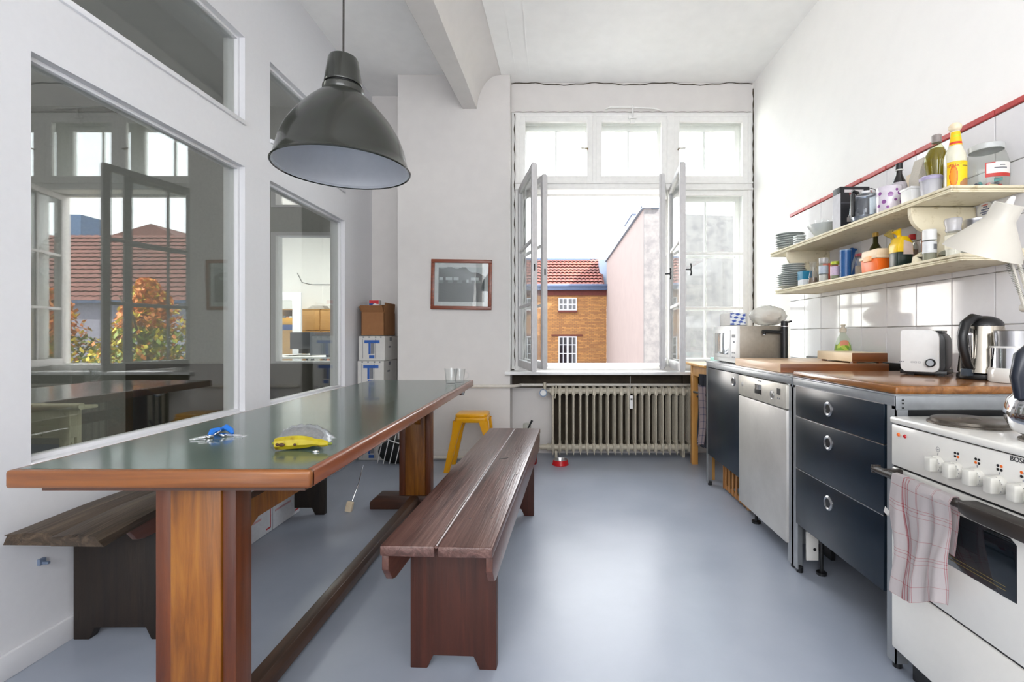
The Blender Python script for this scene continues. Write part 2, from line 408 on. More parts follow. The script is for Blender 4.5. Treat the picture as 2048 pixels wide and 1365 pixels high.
# ceiling beam with a coved plaster flank
m = MB()
def beam_sec(y):
    t = (4.13-y)/(4.13-2.787); xl = -.80-.084*t; xr = -.67-.036*t; zb = 3.035
    cove = [(xr, zb)]
    for i in range(1, 9):
        a = i/8*PI/2; cove.append((xr+.20*(1-math.cos(a))+.004*i/8, zb+.02+(HC-zb-.02)*math.sin(a)))
    return [(xl, HC+.01), (xl, zb+.006), (xl+.006, zb)] + [(xr-.004, zb)] + cove[1:] + [(xr+.205, HC+.01)]
ys = [4.14, 3.6, 3.1, 2.6, 2.1, 1.6, 1.1, .5, -.2, -1, -2.26]
rings = [[m.bm.verts.new((x+.003*math.sin(y*5+i), y, z)) for i, (x, z) in enumerate(beam_sec(y))] for y in ys]
for A, B in zip(rings, rings[1:]):
    for i in range(len(A)): m.bm.faces.new((A[i], B[i], B[(i+1)%len(A)], A[(i+1)%len(A)]))
for f in m.bm.faces: f.smooth = True
bmesh.ops.recalc_face_normals(m.bm, faces=m.bm.faces)
bm_ = struct('ceiling_beam', m, plaster)
m = MB()
for xx, w_ in ((-.475, .003), (-.33, .003), (-.21, .004)):
    m.tube([(xx+.012*math.sin(i*.9+xx*9)-.02*i*.2, 4.12-i*.5, HC-.001) for i in range(11)], w_, 4)
m.ball((.26, 2.90, HC-.004), .012, 8)
obj('plaster_seam', m, ceilm, bpy.data.objects['ceiling'])

# ------------------------------------------------------------------ kitchen window: box window, inner and outer leaves
win = struct('window_1'); win.location = (.7, 4.26, .78)
m = MB(); X0, X1 = -.357, 1.766; ZB, ZT = .775, 3.068
for ya, yb in ((4.262, 4.325), (4.455, 4.515)):
    m.box(X0, X0+.042, ya, yb, ZB, ZT, .004); m.box(X1-.042, X1, ya, yb, ZB, ZT, .004)
    m.box(X0, X1, ya+.002, yb, ZT-.035, ZT, .004); m.box(X0, X1, ya+.002, yb, ZB, ZB+.038, .004)
    m.box(X0, X1, ya+.002, yb, 2.375, 2.44, .004)
    m.box(.335, .37, ya+.001, yb, 2.44, ZT-.001, .004); m.box(1.0, 1.065, ya+.001, yb, 2.44, ZT-.001, .004)
    m.box(1.03, 1.09, ya+.001, yb, ZB+.001, 2.38, .004)
m.box(X0-.03, X0+.01, 4.27, 4.60, ZB, ZT); m.box(X1-.008, X1+.004, 4.27, 4.60, ZB, ZT)
m.box(X0, X1, 4.27, 4.60, ZT-.01, ZT+.01); m.box(X0, X1, 4.27, 4.60, ZB-.03, ZB+.01); m.box(X0, X1, 4.30, 4.47, 2.39, 2.42)
m.box(X0, X1, 4.248, 4.266, 2.372, 2.39, .004); m.box(X0, X1, 4.25, 4.266, 2.43, 2.445, .004)
obj('window_frame', m, winpaint, win, True)
m = MB(); m.box(-.43, 1.5, 4.075, 4.30, .735, .762, .006); m.box(1.5, XR, 4.15, 4.30, .735, .762, .004)
obj('window_sill', m, sillpaint, win, True)
m = MB(); m.prism([(4.52, .77), (4.86, .74), (4.86, .70), (4.52, .70)], X0-.02, X1+.02, 'x'); obj('outer_sill', m, sillpaint, win, True)

def sash(p, ang, w, h, hbars, vbar, mat, handle=0, name='casement_sash', st=.05, th=.036, key=0, close=False):
    """leaf from its hinge p along ang; panes are its sub-parts"""
    m = MB(); t = th/2
    m.box(0, st, -t, t, 0, h, .003); m.box(w-st, w, -t, t, 0, h, .003)
    m.box(st-.002, w-st+.002, -t, t, 0, st+.012, .003); m.box(st-.002, w-st+.002, -t, t, h-st, h, .003)
    if not close: m.box(w-.006, w+.012, -t-.004, -t+.012, .02, h-.01, .002); m.box(w-.016, w-.002, t-.004, t+.006, .02, h-.01, .002)
    for z in hbars: m.box(st-.002, w-st+.002, -.010, .010, z-.012, z+.012, .003)
    if vbar: m.box(w/2-.010, w/2+.010, -.009, .009, st, h-st, .003)
    o = obj(name, m, mat, win); o.location = Vector(p)-win.location; o.rotation_euler = (0,0,ang)
    zs = [st+.01]+[z for z in hbars]+[h-st+.002]; xs = [st, w-st] if not vbar else [st, w/2, w-st]
    for za, zb in zip(zs, zs[1:]):
        for xa, xb in zip(xs, xs[1:]):
            obj('pane', MB().box(xa-.003, xb+.003, -.0015, .0015, za-.003, zb+.003), pane_g, o)
    if handle:
        mm = MB(); s_ = handle
        mm.box(w-.035, w-.015, t*s_, (t+.006)*s_, .70, .84, .002)
        mm.cyl((w-.025, t*s_, .77), (w-.025, (t+.045)*s_, .77), .006)
        mm.tube([(w-.025, (t+.045)*s_, .725), (w-.025, (t+.05)*s_, .75), (w-.025, (t+.045)*s_, .77), (w-.025, (t+.05)*s_, .79), (w-.025, (t+.045)*s_, .815)], .006)
        obj('handle', mm, blackm, o)
    if key:
        mm = MB(); mm.box(w-.001, w+.0135, -.008, .004, .76, .81, .002); obj('lock_plate', mm, blackm, o)
    return o
hb = [.52, 1.01]
def ang(a, b): return math.atan2(b[1]-a[1], b[0]-a[0])
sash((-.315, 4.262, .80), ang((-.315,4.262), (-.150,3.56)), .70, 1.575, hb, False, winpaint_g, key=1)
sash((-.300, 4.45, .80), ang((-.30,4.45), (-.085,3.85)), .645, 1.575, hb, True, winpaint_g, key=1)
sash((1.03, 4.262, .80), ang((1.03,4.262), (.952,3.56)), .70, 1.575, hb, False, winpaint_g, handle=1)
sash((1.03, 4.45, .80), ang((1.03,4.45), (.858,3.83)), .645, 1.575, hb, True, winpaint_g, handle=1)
for (xa, xb) in ((-.318, .338), (.367, 1.003), (1.062, 1.728)):
    sash((xa, 4.285, 2.437), 0, xb-xa, .60, [], False, winpaint, name='top_sash', close=True, st=.052)
    sash((xa, 4.48, 2.437), 0, xb-xa, .60, [], True, winpaint, name='top_sash', close=True, st=.052)
sash((1.085, 4.285, .80), 0, .645, 1.575, hb, False, winpaint, name='fixed_sash', close=True)
sash((1.085, 4.48, .80), 0, .645, 1.575, hb, True, winpaint, name='fixed_sash', close=True)
m = MB()
for x, sx in ((.29, -1), (1.10, 1)):
    m.cyl((x, 4.27, 2.735), (x, 4.235, 2.735), .006); m.tube([(x, 4.236, 2.735), (x+.03*sx, 4.232, 2.733), (x+.06*sx, 4.232, 2.738)], .005)
obj('latch', m, M('tarnished_brass', (120,104,76), .4, metal=.6), win, True)
m = MB()
m.tube([(.45,4.24,3.085), (.49,4.235,3.10), (.68,4.235,3.098), (.88,4.235,3.09), (.94,4.24,3.075)], .006)
m.cyl((.69, 4.235, 3.12), (.69, 4.235, 3.01), .008); m.box(.655, .725, 4.24, 4.262, 3.005, 3.04, .004); m.box(.67,.71,4.24,4.262,2.96,3.0,.004)
obj('fanlight_opener', m, winpaint, win, True)
m = MB()
for x in (-.02, .28, .62, .74): m.box(x, x+.09, 4.252, 4.263, 2.39, 2.402, .002)
obj('hinge', m, winpaint, win, True)

# ------------------------------------------------------------------ outside: buildings, trees
def brickmat(name, c1, c2, mortar, scale=1, bw=.25, bh=.075):
    m, nt, b = newmat(name); tc = N(nt, 'ShaderNodeTexCoord'); sp = N(nt, 'ShaderNodeSeparateXYZ'); cb = N(nt, 'ShaderNodeCombineXYZ')
    nt.links.new(tc.outputs['Object'], sp.inputs[0]); nt.links.new(sp.outputs[0], cb.inputs[0]); nt.links.new(sp.outputs[2], cb.inputs[1])
    br = N(nt, 'ShaderNodeTexBrick'); nt.links.new(cb.outputs[0], br.inputs[0])
    br.inputs['Color1'].default_value = lin(c1); br.inputs['Color2'].default_value = lin(c2); br.inputs['Mortar'].default_value = lin(mortar)
    br.inputs['Scale'].default_value = scale; br.inputs['Brick Width'].default_value = bw; br.inputs['Row Height'].default_value = bh
    br.inputs['Mortar Size'].default_value = .009; br.inputs['Bias'].default_value = .0
    nt.links.new(br.outputs[0], b.inputs['Base Color']); b.inputs['Roughness'].default_value = .9
    bump(nt, b, br.outputs['Fac'], .4, -.01); return m
brick_y = brickmat('yellow_ochre_brick', (128,90,46), (104,68,34), (80,56,38), 1, .27, .09)
brick_r = M('dark_red_brick', (64,20,14), .9, var=.2, vs=3)
pinkr = M('pink_render', (108,96,93), .9, var=.04, vs=.4, bs=.1, bscale=3)
greyr = blotch('weathered_grey_render', (86,84,84), (72,70,72), .9, 3.5, .42, .62, .2)
roofm = blotch('orange_clay_roof_tile', (94,38,25), (62,22,20), .7, 1.2, .4, .7, .2)
roofm2 = blotch('brown_clay_roof_tile', (104,62,56), (84,48,46), .8, 1.2, .4, .7, .2)
zinc = M('blue_grey_zinc', (62,74,98), .5, metal=.3)
zincl = M('pale_zinc', (110,122,140), .5)
extwhite = M('white_exterior_paint', (150,150,156), .6)
exdark = M('dark_interior_glass', (14,16,24), .08)
groundm = M('courtyard_ground', (90,88,84), .95, vs=.5)
m = MB(); m.box(-60, 90, 4.9, 90, -12.2, -12); struct('ground', m, groundm)
m = MB(); m.box(-8, 1.95, 4.62, 4.64, -12, -.12); m.box(1.95, 2.2, -2.4, 4.64, -12, 3.9); struct('wall_outside', m, brick_y)

bb = thing('brick_building', 'ochre brick building with an orange tiled roof and white casement windows beyond the courtyard', 'building', (0, 30, -12))
obj('facade', MB().box(-7, 3.24, 30, 38, -12, 3.85), brick_y, bb, True)
obj('frieze', MB().box(-7, 3.24, 29.9, 30.05, 3.55, 3.86), brick_r, bb, True)
m = MB(); m.box(-7, 3.3, 29.6, 30.05, 3.86, 4.12, .03); m.box(-7, 3.3, 29.5, 29.62, 4.06, 4.22, .03); obj('gutter', m, zinc, bb, True)
m = MB(); nr, nc = 9, 38; sl_ = 2.0/2.6
for r_ in range(nr):
    y_a = 29.7+r_*(2.9/nr); z_a = 4.15+r_*(2.05/nr)
    for c_ in range(nc):
        x_a = -7+c_*(10.0/nc)
        m.grid(3, 1, lambda u, v, x_a=x_a, y_a=y_a, z_a=z_a: (x_a+u*(10.0/nc), y_a+v*(2.9/nr+.03), z_a+.05*math.sin(u*PI)+v*(2.05/nr)-v*.06+.05))
o = obj('roof_tiles', m, roofm, bb, True); o['kind'] = 'stuff'
obj('roof_deck', MB().prism([(29.7, 4.1), (32.6, 6.15), (36, 4.1)], -7, 3.1, 'x'), brick_r, bb, True)
m = MB(); m.box(-7, 2.4, 32.45, 32.7, 6.12, 6.3, .03); obj('ridge', m, zinc, bb, True)
def ext_window(x0, x1, z0, z1, rows, parent, y=30, both=True):
    w = MB(); f = .07
    w.box(x0+f, x1-f, y-.028, y+.05, z0, z0+f); w.box(x0+f, x1-f, y-.028, y+.05, z1-f, z1); w.box(x0, x0+f, y-.03, y+.05, z0, z1); w.box(x1-f, x1, y-.03, y+.05, z0, z1)
    xm = (x0+x1)/2; w.box(xm-.06, xm+.06, y-.035, y+.05, z0, z1)
    for xa in ((x0+xm)/2, (x1+xm)/2): w.box(xa-.02, xa+.02, y-.02, y+.05, z0+f, z1-f)
    for zr in rows: w.box(x0+f, x1-f, y-.025, y+.05, zr-.025, zr+.025)
    wo = obj('window', w, extwhite, parent, True)
    zs = [z0+f]+list(rows)+[z1-f]
    for za, zb in zip(zs, zs[1:]):
        for xa, xb in ((x0+f, xm-.06), (xm+.06, x1-f)): obj('pane', MB().box(xa, xb, y+.0, y+.02, za, zb), exdark, wo, True)
for x0 in (.22, -2.6, -5.2):
    ext_window(x0, x0+1.15, 2.60, 3.40, [3.0], bb, 29.99)
    ext_window(x0, x0+1.15, -1.7, .98, [-.9, -.1, .45], bb, 29.99)
    obj('window_ledge', MB().box(x0-.02, x0+1.17, 29.86, 30.03, 2.48, 2.6), brick_r, bb, True)
    obj('lintel', MB().box(x0-.45, x0+1.5, 29.95, 30.03, 1.0, 1.1), brick_r, bb, True)

pb = thing('rendered_building', 'tall blank building with pale pink and weathered grey render standing close to the window', 'building', (5, 17.3, -12))
m = MB(); m.box(3.236, 8.6, 17.3, 17.45, -12, 5.3); m.box(3.236, 3.75, 17.3, 17.45, 5.3, 5.62)
m.prism([(3.75, 5.3), (3.75, 5.62), (4.6, 5.46), (8.6, 5.3)], 17.3, 17.45, 'y'); obj('gable_wall', m, greyr, pb, True)
m = MB(); m.box(3.238, 3.5, 17.32, 29.97, -12, 5.68); m.box(8.3, 8.6, 17.4, 30, -12, 5.3); obj('side_wall', m, pinkr, pb, True)
m = MB(); m.box(3.3, 8.6, 17.4, 17.7, -12, 5.2); m.box(3.5, 8.6, 29.8, 30, -12, 5.3); m.box(3.4, 8.5, 17.5, 29.9, 5.1, 5.3); obj('core_wall', m, greyr, pb, True)
m = MB(); m.box(3.14, 3.56, 17.25, 30.3, 5.68, 5.74); m.box(3.14, 3.8, 17.2, 17.5, 5.66, 5.86); obj('coping', m, zincl, pb, True)
m = MB(); m.box(4.38, 5.7, 27, 29.9, 5.0, 7.9); m.box(4.34, 5.74, 26.95, 29.95, 7.9, 8.08); obj('chimney', m, M('slate_blue_render', (92,100,118), .8), pb, True)
m = MB(); m.box(1.9, 3.0, 33, 34, 5.5, 6.3); m.box(1.75, 3.1, 32.9, 34.1, 6.3, 6.45); m.box(2.9, 3.5, 31, 32, 3, 6.2)
obj('chimney', m, zincl, bb, True)
hb_ = thing('hipped_building', 'white walled building under a long brown tiled roof with skylights behind the trees', 'building', (20, 27, -12))
obj('facade', MB().box(10.5, 40, 27, 34, -12, 3.0), M('lilac_white_render', (124,124,138), .9), hb_, True)
m = MB(); nr, nc = 16, 60
for r_ in range(nr):
    for c_ in range(nc):
        x_a = 10+c_*.5; y_a = 26.7+r_*(4.3/nr); z_a = 2.95+r_*(4.6/nr)
        m.grid(3, 1, lambda u, v, x_a=x_a, y_a=y_a, z_a=z_a: (x_a+u*.5, y_a+v*(4.3/nr+.02), z_a+.05*math.sin(u*PI)+v*(4.6/nr)-v*.06+.04))
o = obj('roof_tiles', m, roofm2, hb_, True); o['kind'] = 'stuff'
obj('roof_deck', MB().prism([(26.7, 2.9), (31, 7.5), (35, 2.9)], 10, 40, 'x'), brick_r, hb_, True)
obj('gutter', MB().box(10, 40, 26.55, 26.75, 2.85, 3.0), zinc, hb_, True)
rt = Matrix.Rotation(math.atan2(4.6, 4.3), 3, 'X')
for xx in (15.2, 18.4, 21.8):
    sk = obj('skylight', MB().box(xx-.55, xx+.55, 28.3, 30.0, 5.2, 5.32, rot=rt, piv=(xx, 29.0, 5.28)), zinc, hb_, True)
    obj('pane', MB().box(xx-.45, xx+.45, 28.4, 29.9, 5.30, 5.34, rot=rt, piv=(xx, 29.0, 5.28)), M('sky_reflecting_glass', (150,170,190), .05, metal=.8), sk, True)
m = MB(); m.prism([(20.4, 7.2), (22.7, 8.3), (26.5, 7.2)], 31, 37, 'y'); obj('hip_roof', m, roofm2, hb_, True)
obj('tower', MB().box(33.2, 35.0, 37, 39, 5, 10.4), M('blue_glass_tower', (70,96,130), .2), hb_, True)

leafm = []
for i, c in enumerate(((204,186,60), (132,146,60), (210,132,70), (88,112,48))):
    leafm.append(M('autumn_leaf_%d' % i, c, .6, var=.25, vs=2))
bark = M('grey_bark', (78,64,52), .9, var=.2, vs=10, bs=.5)
def tree(x, y, top, r, label, n, seed):
    rd = random.Random(seed)
    t = thing('autumn_tree', label, 'tree', (x, y, -12), 0, 'trees in the courtyard')
    m = MB(); m.tube([(0,0,0), (.1,0,5), (0,.1,9), (0,0,top+12-1)], .2, 8, rs=[.3,.24,.16,.05])
    for k in range(9):
        a = k*2.4; z = 8.2+k*.55; m.tube([(0,0,z), (math.cos(a)*r*.4, math.sin(a)*r*.4, z+.8), (math.cos(a)*r*.8, math.sin(a)*r*.8, z+1.5)], .05, 5, rs=[.08,.05,.02])
    obj('trunk', m, bark, t)
    m = MB(); H_ = top+12
    for k in range(n):
        u = rd.random()**.6; a = rd.random()*2*PI; v = rd.random()
        z = H_-5.5*v; rr = r*u*min(1, .12+(H_-z)/2.6)*(1+.25*math.sin(a*3+z))
        c = Vector((math.cos(a)*rr, math.sin(a)*rr, z)); s_ = rd.uniform(.06, .12)
        q = Matrix.Rotation(rd.uniform(0, 6.3), 3, 'Z') @ Matrix.Rotation(rd.uniform(-1.2, 1.2), 3, 'X')
        f = m.bm.faces.new([m.bm.verts.new(c+q @ Vector(p)*s_) for p in ((-.5,0,0), (0,-.9,.1), (.5,0,0), (0,.9,.1))])
        f.material_index = rd.choice((0,0,1,1,3,2) if z < H_-1.2 else (2,2,0,2))
    o = obj('foliage', m, leafm, t); o['kind'] = 'stuff'
tree(6.7, 12.0, 2.45, 1.4, 'yellow green tree with orange tips in front of the brown tiled roof', 11000, 1)
tree(9.3, 12.2, 2.25, 1.15, 'shorter yellow tree standing beside the taller orange tipped one', 8000, 2)

# ------------------------------------------------------------------ neighbouring room and office seen through the partition
m = MB(); YB = 4.7
ox0, ox1 = -2.785, -1.95
m.box(-6.1, ox0, YB, YB+.12, 0, HC); m.box(ox1, -1.84, YB-.2, YB+.12, 0, HC); m.box(ox0, ox1, YB, YB+.12, 0, .80)
m.box(ox0, ox1, YB, YB+.12, 2.085, 2.335); m.box(ox0, ox1, YB, YB+.12, 2.85, HC)
struct('wall_office', m, M('grey_partition_paint', (176,178,170), .7))
obj('lower_panel', MB().box(-4.2, ox1+.1, YB-.03, YB, .0, .795), M('dark_olive_panel', (70,68,56), .6), bpy.data.objects['wall_office'])
w = struct('window_6'); w.location = (-2.4, YB, .8)
m = MB()
for z0, z1 in ((.80, 2.085), (2.335, 2.85)):
    m.box(ox0, ox0+.045, YB-.02, YB+.1, z0, z1); m.box(ox1-.045, ox1, YB-.02, YB+.1, z0, z1)
    m.box(ox0+.045, ox1-.045, YB-.019, YB+.099, z1-.03, z1); m.box(ox0+.045, ox1-.045, YB-.019, YB+.099, z0, z0+.02)
obj('window_frame', m, partition, w, True)
obj('pane', MB().box(ox0+.04, ox1-.04, YB+.03, YB+.035, .82, 2.06), pane_g, w, True)
m = MB(); m.box(-6.2, -6.1, -2.4, 4.82, 0, HC); struct('wall_neighbour', m, plaster)
m = MB(); m.box(-9, -1.84, YB+.12, 10.4, -.12, 0); struct('floor_office', m, floorm)
m = MB(); m.box(-9, -1.84, YB+.12, 10.4, HC, HC+.1); struct('ceiling_office', m, ceilm)
m = MB(); m.box(-9, -1.84, 10.2, 10.4, 0, HC); m.box(-1.99, -1.84, YB+.12, 10.2, 0, HC)
m.box(-9, -6.1, YB+.0, YB+.12, 0, HC); m.box(-9.1, -9, YB, 10.4, 0, .8); m.box(-9.1, -9, YB, 10.4, 2.5, HC); m.box(-9.1, -9, YB, 6.6, .8, 2.5); m.box(-9.1, -9, 8.6, 10.4, .8, 2.5); struct('wall_office_back', m, plaster_r)
def px(p, y): return (p-1110)*y/955
def pz(p, y): return 1.08+(670-p)*y/955
yo = 9.8
bk = thing('bookcase', 'birch office bookcase with drawer boxes seen through both glass panes', 'bookcase', (-4.7, yo, 0))
m = MB(); bx0, bx1 = -5.6, -4.0
for z in (.05, .45, .80, 1.15, 1.60): m.box(bx0, bx1, yo-.02, yo+.36, z-.012, z+.012)
for i in range(5): xx = bx0+i*(bx1-bx0)/4; m.box(xx-.012, xx+.012, yo-.02, yo+.36, 0, 1.61)
m.box(bx0, bx1, yo+.34, yo+.36, 0, 1.6)
obj('carcass', m, w_desk, bk, True)
for i in (1, 2):
    xx = bx0+i*(bx1-bx0)/4; obj('door', MB().box(xx+.015, xx+.385, yo-.035, yo-.02, 1.17, 1.58, .004), w_desk, bk, True)
bc = [(70,72,74), (220,220,214), (150,60,40), (60,110,80), (224,222,210), (90,94,100), (206,120,80), (36,38,42)]
bmats = [M('binder_%d' % i, c, .6) for i, c in enumerate(bc)]
bmesh_ = [None]*len(bc)
def binder(x, z, i, h):
    if bmesh_[i] is None:
        o = obj('binder', MB().box(-.027, .027, 0, .26, 0, 1, .003, 1), bmats[i]); bmesh_[i] = o.data
    else: o = link('binder', bmesh_[i])
    o.location = (x, yo-.01, z); o.scale = (1, 1, h); return o
for sh, z in (('upper', 1.162), ('middle', .812), ('lower', .462)):
    for i in range(24):
        xx = bx0+.05+i*.064
        if sh == 'upper' and bx0+.38 < xx < bx0+1.22: continue
        if abs(((xx-bx0) % .4)) < .045 or abs(((xx-bx0) % .4)-.4) < .03: continue
        ci = random.randrange(len(bc)); o = binder(xx, z, ci, rng(.26, .31))
        nm = ['grey', 'white', 'rust red', 'green', 'cream', 'slate', 'salmon', 'black'][ci]
        tag(o, '%s spine standing on the %s shelf of the office bookcase' % (nm, sh), 'binder', '%s binders on the %s office shelf' % (nm, sh))
m = MB()
for k in range(5): m.box(-5.1+k*.02, -4.75-k*.01, yo+.03, yo+.27, 1.614+k*.014, 1.626+k*.014)
tag(obj('paper_pile', m, cardw), 'flat pile of white papers lying on top of the office bookcase', 'papers')
tag(obj('box_file', MB().box(-4.62, -4.25, yo+.02, yo+.3, 1.614, 1.67, .004), M('dark_green_card', (60,70,62))), 'dark green flat box lying on top of the office bookcase', 'box')
m = MB(); m.box(-4.75, -4.66, 10.08, 10.19, 2.78, 2.88, .005); m.tube([(-4.6, 10.19, 2.80), (-4.45,10.19,2.7), (-4.38,10.19,2.35), (-4.38,10.19,2.15)], .006)
m.tube([(-5.5,10.19,2.4), (-5.4,10.19,2.2), (-5.2,10.19,2.15), (-4.38,10.19,2.15), (-3.4,10.19,2.13)], .008)
tag(obj('wall_conduit', m, M('grey_cable', (120,120,120))), 'grey speaker and looping cables on the bright office wall', 'cable')
fr = thing('glazed_screen', 'tall white framed glass screen standing before the office bookcase', 'screen', (-4.6, 8.6, 0))
m = MB(); m.box(-5.4, -4.73, 8.6, 8.65, 1.70, 1.84); m.box(-4.73, -4.58, 8.6, 8.65, 0, 1.84); m.box(-5.55, -5.4, 8.6, 8.65, 0, 1.84)
obj('frame', m, partition, fr, True); obj('pane', MB().box(-5.4, -4.73, 8.62, 8.63, .3, 1.7), pane_g, fr, True)
tag(obj('storage_box', MB().box(-5.22,-4.92,9.0,9.25,1.165,1.27,.004), bluep), 'blue box on a stack behind the white framed screen', 'box')
tag(obj('storage_box', MB().box(-5.16,-4.94,9.02,9.22,1.27,1.40,.004), yellow), 'yellow box standing on the blue one behind the screen', 'box')
tag(obj('storage_plinth', MB().box(-5.3,-4.85,8.95,9.3,0,1.165,.004), w_desk), 'birch pedestal carrying the blue and yellow boxes', 'cabinet')
dk = thing('office_desk', 'white office desk strewn with papers beyond the interior window', 'desk', (-4.2, 7.6, 0))
obj('desk_top', MB().box(-5.2, -3.2, 7.1, 8.0, .72, .75, .004), white_p, dk, True)
for lx in (-5.1, -3.3): obj('leg', MB().cyl((lx,7.2,0), (lx,7.9,.72), .02).cyl((lx,7.9,0), (lx,7.2,.72), .02), white_p, dk, True)
for k in range(9):
    x, y = rng(-5.0, -3.5), rng(7.2, 7.9)
    o = obj('paper_sheet', MB().box(-.15, .15, -.105, .105, 0, .003), cardw); o.location = (x, y, .7505+k*.0032); o.rotation_euler = (0, 0, rng(-1, 1))
    tag(o, 'loose white sheet of paper lying on the office desk', 'paper', 'paper sheets on the office desk')
mon = thing('flat_monitor', 'grey screen standing on the office desk reflecting diagonal light', 'monitor', (-3.5, 7.15, .75))
obj('screen', MB().box(-3.62, -2.95, 7.05, 7.08, .78, 1.115, .006), M('grey_screen', (128,132,142), .25), mon, True)
obj('stand', MB().box(-3.4, -3.2, 7.081, 7.2, .751, .80, .006), black, mon, True)
mon = thing('flat_monitor', 'dark screen beside the larger grey one on the office desk', 'monitor', (-4.3, 7.6, .75))
obj('screen', MB().box(-4.22, -3.86, 7.6, 7.63, .85, 1.12, .006), M('dark_screen', (60,64,72), .25), mon, True)
obj('stand', MB().box(-4.1, -3.95, 7.631, 7.74, .782, .87, .006), black, mon, True)
# cream side table and chairs in the neighbouring room
ct = thing('side_table', 'cream painted wooden table with rounded rail behind the near glass pane', 'table', (-2.5, 2.3, 0))
crm = blotch('chipped_cream_paint', (224,222,196), (150,140,110), .4, 30, .62, .7, .2)
m = MB(); m.box(-3.0, -2.17, 2.18, 2.27, .735, .75, .004); m.cyl((-3.0, 2.185, .745), (-2.165, 2.185, .752), .016); obj('table_top', m, crm, ct, True)
obj('apron', MB().box(-2.95, -2.24, 2.21, 2.24, .60, .735, .003).box(-2.95, -2.24, 2.205, 2.215, .64, .66), crm, ct, True)
for lx in (-2.265, -2.95):
    for ly in (2.215, 2.25): obj('leg', MB().box(lx-.024, lx+.024, ly-.012, ly+.012, 0, .735, .003), crm, ct, True)
def room_chair(x, y, rz, label):
    c = thing('dining_chair', label, 'chair', (x, y, 0), rz, 'chairs in the neighbouring room')
    sm = M('charcoal_shell', (56,60,60), .45)
    m = MB()
    def f(u, v):
        if v < .5: return (-.22+.44*u, -.2+v*.8, .44+.02*abs(u-.5))
        w_ = (v-.5)*2; return ((-.22+.44*u)*(1-.25*w_**3), .2+.06*w_-.05*(2*u-1)**2*w_, .44+.34*w_*(1-.15*(2*u-1)**2))
    m.grid(10, 12, f, .012); obj('seat_shell', m, sm, c)
    for sx in (-1, 1):
        for sy in (-1, 1): obj('leg', MB().cyl((sx*.17, sy*.15, .44), (sx*.21, sy*.2, 0), .012), w_desk, c)
room_chair(-2.35, 3.05, 2.6, 'dark shell chair seen through the larger near pane')
room_chair(-2.38, 4.1, 2.9, 'dark shell chair seen through the pane nearer the paper boxes')

# ------------------------------------------------------------------ dining table
tb = thing('dining_table', 'long trestle dining table with dark green inlaid top and orange brown edge', 'table', (-.893, 2.15, 0))
TX0, TX1, TY0, TY1, TZ = -1.238, -.549, 1.073, 3.22, .775
obj('linoleum_top', MB().box(TX0+.016, TX1-.016, TY0+.014, TY1-.014, TZ-.012, TZ), lino, tb, True)
def edge(name, x0, x1, y0, y1, mt): obj(name, MB().box(x0, x1, y0, y1, TZ-.042, TZ-.0006, .007, 3), mt, tb, True)
edge('edge_band', TX0, TX1, TY0, TY0+.022, w_edge); edge('edge_band', TX0, TX1, TY1-.022, TY1, w_edge)
edge('edge_band', TX0, TX0+.022, TY0+.003, TY1-.003, w_edge_y); edge('edge_band', TX1-.022, TX1, TY0+.003, TY1-.003, w_edge_y)
obj('underframe', MB().box(TX0+.07, TX1-.02, TY0+.014, TY1-.03, TZ-.05, TZ-.013).box(TX1-.10, TX1-.04, TY1-.22, TY1-.1, TZ-.075, TZ-.05), w_darkx, tb, True)
for ya, yb in ((1.15, 1.215), (2.955, 3.03)):
    m = MB(); m.box(-.966, -.928, ya+.004, yb, .075, TZ-.05, .003); m.box(-.804, -.771, ya+.004, yb, .075, TZ-.05, .003)
    obj('pedestal', m, w_ped_d, tb, True)
    obj('pedestal', MB().box(-.927, -.805, ya, yb+.004, .075, TZ-.05, .003), w_ped, tb, True)
    m = MB(); m.prism([(-1.145,0), (-1.145,.045), (-1.10,.085), (-.64,.085), (-.595,.045), (-.595,0)], ya-.01, yb+.02, 'y', bev=.006)
    obj('foot', m, w_darkx, tb, True)
m = MB(); m.prism([(-.902,.062), (-.892,.084), (-.848,.084), (-.838,.062), (-.838,.03), (-.902,.03)], 1.2, 2.97, 'y', bev=.002)
obj('stretcher', m, w_dark, tb, True)
m = MB(); m.prism([(1.21,.50), (1.27,.50), (1.29,.545), (1.34,.571), (2.9,.571), (2.96,.52), (2.96,.63), (1.21,.63)], -.868, -.832, 'x'); obj('brace_rail', m, w_ped, tb, True)
obj('edge_bracket', MB().box(-.585, -.575, 3.0, 3.03, .70, .73, .001), galv, tb, True)

